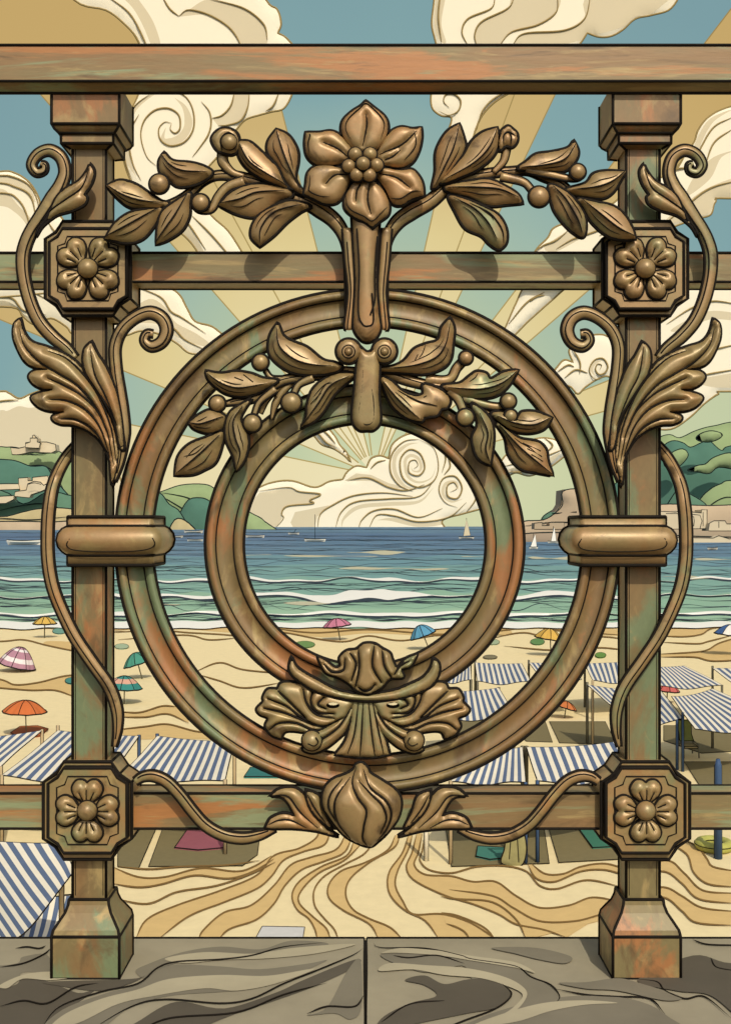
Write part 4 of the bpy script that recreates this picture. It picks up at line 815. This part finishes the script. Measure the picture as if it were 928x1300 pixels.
A('far row awning crossed by the right side of the great ring', '671,841 724,840 738,862 690,864', 1.7, 1.4, 8, [(0, 0, .1, 'pole_grey'), (0, 1, 0, 'pole_wood')])
A('far row awning touching the left side of the right post', '742,842 812,838 816,862 752,864', 1.7, 1.4, 10, [(0, 1, 0, 'pole_wood'), (0, 0, .05, 'pole_grey')])
A('far row awning just right of the right post, slanting to a point', '822,846 868,845 916,869 838,871', 1.7, 1.3, 10, [(1, 1, 0, 'pole_grey')])
A('far row awning cut by the right edge of the picture', '904,848 1000,846 1040,874 942,876', 1.7, 1.3, 10, [(0, 0, .08, 'pole_grey')])
A('middle row awning low behind the right side of the shell fan', '566,878 633,873 652,906 560,912', 1.9, 1.55, 10, [(1, 0, .02, 'pole_grey'), (1, 1, 0, 'pole_grey')])
A('middle row awning with sagging edge left of the right post', '745,869 838,876 866,911 796,913', 1.9, 1.5, 11, [(0, 0, .08, 'pole_grey'), (0, .15, 0, 'pole_wood'), (.9, 1, 0, 'pole_blue')], .18)
A('middle row awning right of the right post above the green beach chair', '852,884 904,874 990,912 882,926', 1.9, 1.5, 10, [(1, 0, 0, 'pole_grey'), (0, .5, 0, 'pole_blue')], .2)
A('front row awning mostly hidden by the lower right of the great ring', '598,957 663,948 667,992 572,993', 2.05, 1.7, 9, [(1, 0, .02, 'pole_grey'), (1, 1, .0, 'pole_blue'), (0, 1, 0, 'pole_wood')], .04)
A('front row awning above the rail between great ring and right post', '668,948 783,941 806,978 682,992', 2.05, 1.7, 10, [(0, 0, .02, 'pole_grey'), (0, 1, 0, 'pole_blue'), (1, 0, 0, 'pole_wood')], .14)

def parasol(label, cx, yt, yb, hw, foot, col, col2=None, lean=0.0, n=8, stripe=None, flatk=1.0):
    """beach parasol: canopy of n gores on a pole stuck in the sand"""
    f = G(foot[0], foot[1]); d = f.y + CAMD; R = hw * d / F; H = (foot[1] - yb) * d / F; hh = max(.12, (yb - yt) * d / F * flatk)
    t = thing('parasol', label, 'parasol', tuple(f), 'parasols on the sand')
    b = B(); top = Vector((f.x + (cx - foot[0]) * d / F, f.y, H)); ax = Vector((math.sin(lean), 0, math.cos(lean))); ux = Vector((math.cos(lean), 0, -math.sin(lean))); uy = Vector((0, 1, 0))
    m0, m1 = flat(label[:18] + '_a', col, .75, rough=.9, vary=.05), (flat(label[:18] + '_b', col2, .78, rough=.9, vary=.05) if col2 else None)
    rings = 7; seg = n * 4
    def q(i, j):
        r = i / rings; a = 2 * math.pi * j / seg; sc_ = 1 - .06 * r * (1 - abs(math.cos(a * n / 2)))
        return top + (ux * math.cos(a) + uy * math.sin(a)) * R * r * sc_ + ax * (hh * (1 - r ** 1.9) + .03*R*r*abs(math.cos(a*n/2)))
    for i in range(rings):
        for j in range(seg):
            m = m0
            if m1 and stripe == 'ring' and i in (2, 5): m = m1
            if m1 and stripe == 'wide' and i in (3, 4): m = m1
            if m1 and stripe == 'gore' and (j // 4) % 2: m = m1
            b.add([q(i, j), q(i+1, j), q(i+1, j+1), q(i, j+1)], [(0, 1, 2, 3)], m)
    lw = .0006 * d
    b.tube([q(rings, j) for j in range(seg)], lw, closed=True, n=5)
    for j in range(0, seg, 4): b.tube([q(i, j) + ax*.004 for i in range(rings + 1)], lw * .55, n=4)
    cp_ = b.build('canopy', t)
    b = B(); b.tube([f, top + ax * hh], max(.018, .0005*d), M['pole_grey'], 7); b.build('pole', t)
    return t
parasol('small yellow parasol near the water at the left', 57.5, 783, 792, 15, (57, 810), '#d9b258')
parasol('pink and white ringed parasol leaning onto the sand by the left edge', 22, 823, 845, 24, (27, 852), '#b98a97', '#efe2dc', .25, 8, 'ring', 1.1)
parasol('pink parasol by the water seen through the inner ring', 428, 785, 795, 18, (432, 813), '#c97f92', None, -.12)
parasol('blue parasol tilted left by the water seen through the inner ring', 537, 793, 807, 17, (545, 825), '#5f9cb8', None, -.35)
parasol('mustard yellow parasol between the rings at the right', 696, 798, 811, 18, (699, 833), '#d8ae55', None, .15)
parasol('plain green parasol half hidden by the left side of the great ring', 176, 828, 843, 19, (181, 862), '#4f957f', None, -.3)
parasol('teal parasol with a salmon band just right of the left post', 158, 858, 874, 23, (158, 894), '#3d8a80', '#d6a58c', .05, 8, 'wide')
parasol('orange parasol above the striped awnings at the left', 32, 889, 904, 28, (34, 934), '#d4743f', None, .04, 8)
parasol('small orange parasol peeping out beside the lower right of the great ring', 717, 890, 898, 15, (716, 912), '#cf7a45', None, .3)
parasol('coral red parasol behind the right post among the awnings', 846, 866, 877, 16, (846, 893), '#cf6a62', None, .1)
parasol('blue and white gored parasol cut by the right edge', 926, 793, 806, 20, (930, 832), '#48699b', '#efe9da', .1, 8, 'gore')

def mat(name, label, cat_, s, col, h=.05, group=None, ink=.014):
    """a cloth, board or painted shadow lying on the sand"""
    ol = [G(x, y, h) for x, y in pts(s)]; n = len(ol); c = sum(ol, Vector()) / n; b = B()
    m = flat(label[:20], col, .72, rough=.95, vary=.05)
    b.add(ol + [Vector((q.x, q.y, .002)) for q in ol], [tuple(range(n)), tuple(range(n, 2*n))[::-1]] + [(i, i+n, (i+1) % n + n, (i+1) % n) for i in range(n)], m, False)
    b.tube(ol, ink, closed=True, n=5); return tag(b.build(name, at=(c.x, c.y, 0)), label, cat_, group)
for lab, s_ in (('olive painted shadow under the lower rail around the khaki draped deck chair', '565,1048 690,1048 697,1096 573,1100'), ('olive painted shadow under the green towel left of the right post', '695,1048 800,1048 800,1090 709,1095'),
  ('olive painted shadow seen just outside the lower right of the great ring', '640,916 692,916 701,942 668,941'), ('olive painted shadow under the front row awning poles left of the right post', '697,916 768,916 782,945 710,943'), ('olive painted shadow under the green beach chair', '842,921 945,921 945,953 890,956 842,940'),
  ('olive painted shadow at the right edge beside the blue pole', '868,967 945,967 945,1004 892,1004'), ('olive painted shadow strip right of the left post below the rail', '150,1046 201,1046 186,1080 176,1103 150,1100'), ('olive painted shadow under the dusty pink towel', '209,1046 332,1046 327,1085 308,1099 189,1100'), ('olive painted shadow behind the right tip of the shell fan', '575,911 652,914 622,940 560,946')):
    mat('painted_shadow', lab, 'mat', s_, '#8d8059', .02, 'awning shadows painted on the sand', .010)  # shadows of the awnings, painted as olive sheets on the sand
tw = 'towels spread on the sand'
mat('towel', 'dusty pink towel under the lower rail left of the bud', 'towel', '240,1050 284,1050 286,1076 252,1079 222,1076', '#a8626c', .05, tw)
mat('towel', 'teal towel lying behind the lower left of the great ring', 'towel', '318,974 352,976 356,986 310,986', '#3f837c', .05, tw)
mat('towel', 'teal towel beside the hanging cloth under the lower rail', 'towel', '606,1074 640,1076 640,1089 622,1091 604,1087', '#4f8d7c', .05, tw)
mat('towel', 'green towel under the lower rail left of the right post', 'towel', '733,1050 768,1050 790,1074 752,1076', '#47836a', .05, tw)
mat('paper_sheet', 'blank white sheet lying on the sand behind the coping', 'sheet', '333,1176 387,1177 384,1196 322,1196', '#e8e4da', .03, None, .010)
mat('towel', 'orange towel spread under the orange parasol', 'towel', '14,930 26,922 48,921 62,925 52,934 30,937', '#c9713f', .04, tw)
def ell(cx, cy, rx, ry, n=14): return ' '.join('%.1f,%.1f' % (cx + rx*math.cos(2*math.pi*i/n), cy + ry*math.sin(2*math.pi*i/n)) for i in range(n))
fm = 'round mats on the sand'
mat('round_mat_or_shadow', 'pale teal mat beside the small yellow parasol', 'mat', ell(76, 801, 9, 3.6), '#7fae98', .05, fm); mat('round_mat_or_shadow', 'teal mat half behind the left post', 'mat', ell(92, 864, 9, 4), '#4f988c', .05, fm)
mat('round_mat_or_shadow', 'pale mint mat right of the left post', 'mat', ell(155, 820.5, 9, 3.4), '#b9cca4', .05, fm); mat('round_mat_or_shadow', 'leaf green mat beside the inner ring, left of the shell crest', 'mat', ell(387, 818, 13, 4.2), '#7da05c', .05, fm)
mat('round_mat_or_shadow', 'pale green mat between the rings at the right', 'mat', ell(626, 815, 8, 3.4), '#b7c69c', .05, fm); mat('round_mat_or_shadow', 'dull grey painted shadow between the rings below the pale green mat', 'mat', ell(622, 834, 9, 2.6), '#8f8564', .05, fm)  # the dull grey ellipse is a shadow painted on the sand
mat('round_mat_or_shadow', 'bright green mat by the far awnings left of the right post', 'mat', ell(762, 831.5, 7, 3.4), '#76a04c', .05, fm); mat('round_mat_or_shadow', 'green mat under the mustard parasol', 'mat', ell(682, 814.5, 9, 4), '#6f9a5a', .05, fm)

# swim ring on a blue pole at the right
c = G(906, 1072, .12); t = thing('swim_ring', 'yellow green swim ring on the sand below the lower right rail', 'swim ring', (c.x, c.y, 0)); b = B()
yg = flat('ring_rubber', '#c3c063', .7, rough=.5, vary=.08); b.tube([c + Vector((.30*math.cos(a), .30*math.sin(a)*1.1, 0)) for a in np.linspace(0, 2*math.pi, 29)[:-1]], .115, yg, 12, closed=True)
for r_, z_ in ((.415, .0), (.185, .02)): b.tube([c + Vector((r_*math.cos(a), r_*math.sin(a)*1.1, z_ + .02)) for a in np.linspace(0, 2*math.pi, 29)[:-1]], .009, n=5, closed=True)
b.build('tube', t)
for nm, lab, fx, fy, h in (('pole', 'thick blue pole planted beside the swim ring at the right edge', 911, 1090, 2.1),):
    f_ = G(fx, fy); b = B(); b.tube([f_, f_ + Vector((0, 0, h*.93)), f_ + Vector((0, 0, h))], [.085, .075, .04], M['pole_blue'], 12)
    for sx in (-1, 1): b.tube([f_ + Vector((sx*.082, 0, 0)), f_ + Vector((sx*.075, 0, h*.93)), f_ + Vector((0, 0, h + .01))], .010, n=5)
    tag(b.build(nm, at=tuple(f_)), lab, 'pole')
# green beach chair
f_ = G(874, 960); t = thing('beach_chair', 'small green canvas beach chair right of the right post', 'beach chair', tuple(f_)); gc = flat('chair_canvas', '#8d9455', .72, rough=.9)
s_ = (f_.y + CAMD) / F
b = B(); b.loft([[f_ + Vector((sx*s_*x, y, z)) for x, y, z in ((-w_, y_, z_), (w_, y_, z_), (w_, y_ + .05, z_), (-w_, y_ + .05, z_))] for sx in (1,) for w_, y_, z_ in ((9, .25, .42), (8, .42, .62), (9.2, .55, .92), (8.2, .60, 1.0))], gc, .014, (0, 3), True); b.build('backrest', t)
b = B(); b.box((f_.x - 8.5*s_, f_.y - .25, .28), (f_.x + 8.5*s_, f_.y + .32, .34), flat('chair_seat', '#b9a878', .75), .012); b.build('seat', t)
for sx in (-1, 1):
    b = B(); b.tube([f_ + Vector((sx*9.5*s_, -.28, 0)), f_ + Vector((sx*9.5*s_, -.25, .38)), f_ + Vector((sx*9.5*s_, .35, .42)), f_ + Vector((sx*9.5*s_, .45, 0))], .022, M['pole_grey'], 7); b.build('leg', t)
# deck chair with a cloth hung over it
f_ = G(655, 1098); s_ = (f_.y + CAMD) / F; t = thing('deck_chair', 'deck chair draped with a khaki cloth under the lower rail', 'deck chair', tuple(f_)); kc = flat('drape', '#a29a68', .72, rough=.95)
b = B(); b.relief(pts('644,1056 662,1054 668,1075 664,1096 652,1101 636,1095 640,1078'), f_.y - .05, kc, 3, None, [pts('648,1062 646,1090'), pts('656,1060 658,1094')], 1.0, .6, 4, k=s_); b.build('cloth', t)
for x_, mm in ((668, 'pole_blue'), (643, 'pole_wood')):
    q = G(x_, 1099); b = B(); b.tube([(q.x, f_.y + .06, 0), (q.x, f_.y + .06, .98)], .035, M[mm], 8); b.build('leg', t)
b = B(); b.tube([(f_.x - 12*s_, f_.y + .06, .95), (f_.x + 15*s_, f_.y + .06, .95)], .03, M['pole_wood'], 8); b.build('crossbar', t)
# white post with its pole lying behind
f_ = G(541, 1093); b = B(); b.tube([f_, f_ + Vector((0, 0, 1.3))], .045, M['canvas_white'], 10)
for sx in (-1, 1): b.tube([f_ + Vector((sx*.045, 0, 0)), f_ + Vector((sx*.045, 0, 1.3))], .010, n=5)
tag(b.build('post', at=tuple(f_)), 'slim white post in the sand right of the bud', 'post')
# striped deck chair bottom left, and a blue cushion
f_ = G(52, 1200); s_ = (f_.y + CAMD) / F; t = thing('deck_chair', 'low blue and white striped deck chair behind the left post base', 'deck chair', tuple(f_))
b = B(); nn = 9
for k in range(nn):
    V = []
    for v in range(7):
        for u in (k/nn, (k+1)/nn):
            a = v/6; V.append(f_ + Vector(((u - .5)*(.62 + .16*a), -.25 + .75*a, .12 + .55*a**2)))
    b.add(V, [(2*v, 2*v+1, 2*v+3, 2*v+2) for v in range(6)], WHITE if k % 2 else NAVY)
b.tube([f_ + Vector((-.39 + .78*i/8, .5, .67 + .02*math.sin(i))) for i in range(9)], .014, n=6); b.build('seat', t)
for sx in (-1, 1):
    b = B(); b.tube([f_ + Vector((sx*.31, -.27, 0)), f_ + Vector((sx*.31, -.25, .13)), f_ + Vector((sx*.39, .5, .68))], .018, M['pole_wood'], 7); b.tube([f_ + Vector((sx*.37, .42, .6)), f_ + Vector((sx*.37, .5, 0))], .018, M['pole_wood'], 7); b.build('frame', t)
q = [G(22, 1166, .5), G(52, 1152, .62), G(40, 1172, .5), G(14, 1180, .4)]
mat('towel', 'slate blue towel heaped beside the striped deck chair', 'towel', '16,1164 44,1158 52,1154 40,1174 16,1180', '#4a6f8c', .12, tw)

# ---- boats
flat('sail', '#f1ecdc', .9, rough=.9, vary=.02); flat('hull', '#e6dfca', .85, rough=.6, vary=.03)
def boat(label, x, y, L_, mast=0, sail=None, lean=0, dark=False):
    f_ = G(x, y, .06); s_ = (f_.y + CAMD) / F; t = thing('sailboat' if mast else 'rowing_boat', label, 'boat', tuple(f_), 'boats in the bay'); ln = .38 * s_
    b = B(); hh = max(.13*L_, 2.6) * s_; st = []
    for u in np.linspace(-1, 1, 9):
        wd = (1 - abs(u)**2.6) * .16 * L_ * s_ + .02*s_; x_ = u*L_/2*s_
        st.append([f_ + Vector((x_*.9, 0, -.05)), f_ + Vector((x_, -wd, hh*.7)), f_ + Vector((x_, -wd, hh*(1 + .25*u*u))), f_ + Vector((x_, wd, hh*(1 + .25*u*u))), f_ + Vector((x_, wd, hh*.7))])
    b.loft(st, M['hull'], 0); 
    b.tube([l[2] for l in st] + [l[3] for l in st[::-1]], ln, M['hill_line'], 5, closed=True); b.tube([l[0] + Vector((0, -.1*s_*L_*.2, .02)) for l in st], ln, M['hill_line'], 5); b.build('hull', t)
    if mast:
        b = B(); m0 = f_ + Vector((0, 0, hh)); m1 = f_ + Vector((lean*s_, 0, mast*s_)); b.tube([m0, m1], ln*.9, M['hill_line'], 6); b.build('mast', t)
        if sail:
            b = B(); tri = [Vector((f_.x + a*s_, f_.y - .3, f_.z + c_*s_)) for a, c_ in pts(sail)]
            n = len(tri); b.add(tri + [q + Vector((0, .12, 0)) for q in tri], [tuple(range(n)), tuple(range(n, 2*n))[::-1]] + [(i, i+n, (i+1) % n + n, (i+1) % n) for i in range(n)], M['sail'] if not dark else M['cloud_grey'], False)
            b.tube(tri, ln*.8, M['hill_line'], 5, closed=True); b.build('sail', t)
boat('large yacht with bare tall mast on the horizon, left in the inner ring', 400, 688, 27, 35)
boat('sloop with a grey sail at the right inside the inner ring', 592, 684.5, 19, 27, '-4,4 0,26 5,5', 0, True)
boat('small sailing boat with white sail just right of the inner ring', 677, 697, 11, 20, '-4,3 2,19 4,3')
boat('white sailing boat closest to the right wall of the headland', 702, 690, 14, 22, '-3,3 1,21 4,3')
boat('tiny yacht with a leaning mast, left of the tall one', 373, 679, 14, 7, None, 3)
for x, y, l, lab in ((31, 692, 44, 'long low white boat at the left edge of the bay'), (222, 683, 21, 'flat white boat left of two others beside the collar'), (246, 677, 24, 'white boat nearest the hill between the rings'), (248, 687.5, 20, 'white boat lowest between the rings on the left'), (324, 683, 24, 'flat boat at the left inside the inner ring'), (904, 698, 13, 'small boat at the right below the headland wall'), (716, 695, 14, 'low boat moored beside the right collar')):
    boat(lab, x, y, l)

# ---- buildings on the headlands
def block(name, label, cat_, outs, Y, dep, m='wall_pale', group=None, lines=()):
    k = (Y + CAMD) / F; q0 = pts(outs[0])[0]; b = B()
    for i, o_ in enumerate(outs):
        A_ = [P(x, y, Y - i*dep*.35) for x, y in pts(o_)]; n = len(A_); C_ = [q + Vector((0, dep, 0)) for q in A_]
        b.add(A_ + C_, [tuple(range(n)), tuple(range(n, 2*n))[::-1]] + [(j, j+n, (j+1) % n + n, (j+1) % n) for j in range(n)], M[m], False)
        b.tube([q - Vector((0, .2*k, 0)) for q in A_], .5*k, M['hill_line'], 5, closed=True)
    for l in lines: b.tube([P(x, y, Y - dep*.8) for x, y in cat(pts(l), 2)], .45*k, M['hill_line'], 4)
    return tag(b.build(name, at=tuple(P(q0[0], q0[1], Y))), label, cat_, group)
block('castle', 'pale castle with a turret on top of the left hill', 'castle', ['16,577 14,568 24,569 33,567 33,562 39,561 39,556 42,556 42,553 44,552 46,555 48,556 48,561 60,561 71,564 72,572 66,575 40,574 26,577', '33,568 33,563 39,561 39,556 48,556 48,561 52,562 50,569'], 2600, 30)
hb_ = 'pale buildings on the left hillside'
block('building', 'pale stepped block highest on the wooded left slope', 'building', ['25,624 24,607 36,606 36,610 42,610 42,606 50,605 61,604 63,612 52,620'], 2295, 20, group=hb_)
block('building', 'low domed pale building in front of the stepped block', 'building', ['19,630 20,624 34,622 36,614 44,611 52,612 56,616 66,611 66,618 52,624 40,628 38,632'], 2285, 20, group=hb_, lines=['36,615 44,613 53,615'])
block('building', 'pale building at the left edge, upper of two', 'building', ['-30,622 -30,615 8,614 24,614 26,621 0,622'], 2292, 20, group=hb_)
block('building', 'pale building at the left edge, lower of two', 'building', ['-30,640 -30,630 0,630 18,629 18,634 8,639'], 2284, 20, group=hb_)
hr_ = 'walls and houses along the right shore'
block('building', 'pale harbour wall below the right hill with square openings', 'building', ['838,672 838,649 858,650 862,648 880,650 890,651 890,647 897,647 897,671'], 590, 12, group=hr_, lines=['845,652 888,654 888,671', '866,656 880,656 880,668', '892,650 892,668'])
block('building', 'long low pale house at the right edge of the shore', 'building', ['899,674 900,664 906,661 920,661 922,665 990,664 990,674'], 585, 12, group=hr_, lines=['912,662 912,670'])
block('building', 'stepped tan house on the shore between ring and collar', 'building', ['678,672 678,664 688,663 688,667 697,667 697,663 716,663 716,672'], 600, 10, 'rock', hr_)
block('sea_wall_slab', 'pale sea wall footing along the right shore', 'wall', ['838,690 838,682 905,683 912,680 925,684 990,684 990,692'], 500, 6, 'wall_pale')
block('fort', 'square tan fort on the green spur right of the great ring', 'fort', ['706,650 712,640 713,622 735,620 760,626 758,644 730,640'], 655, 20, 'rock')
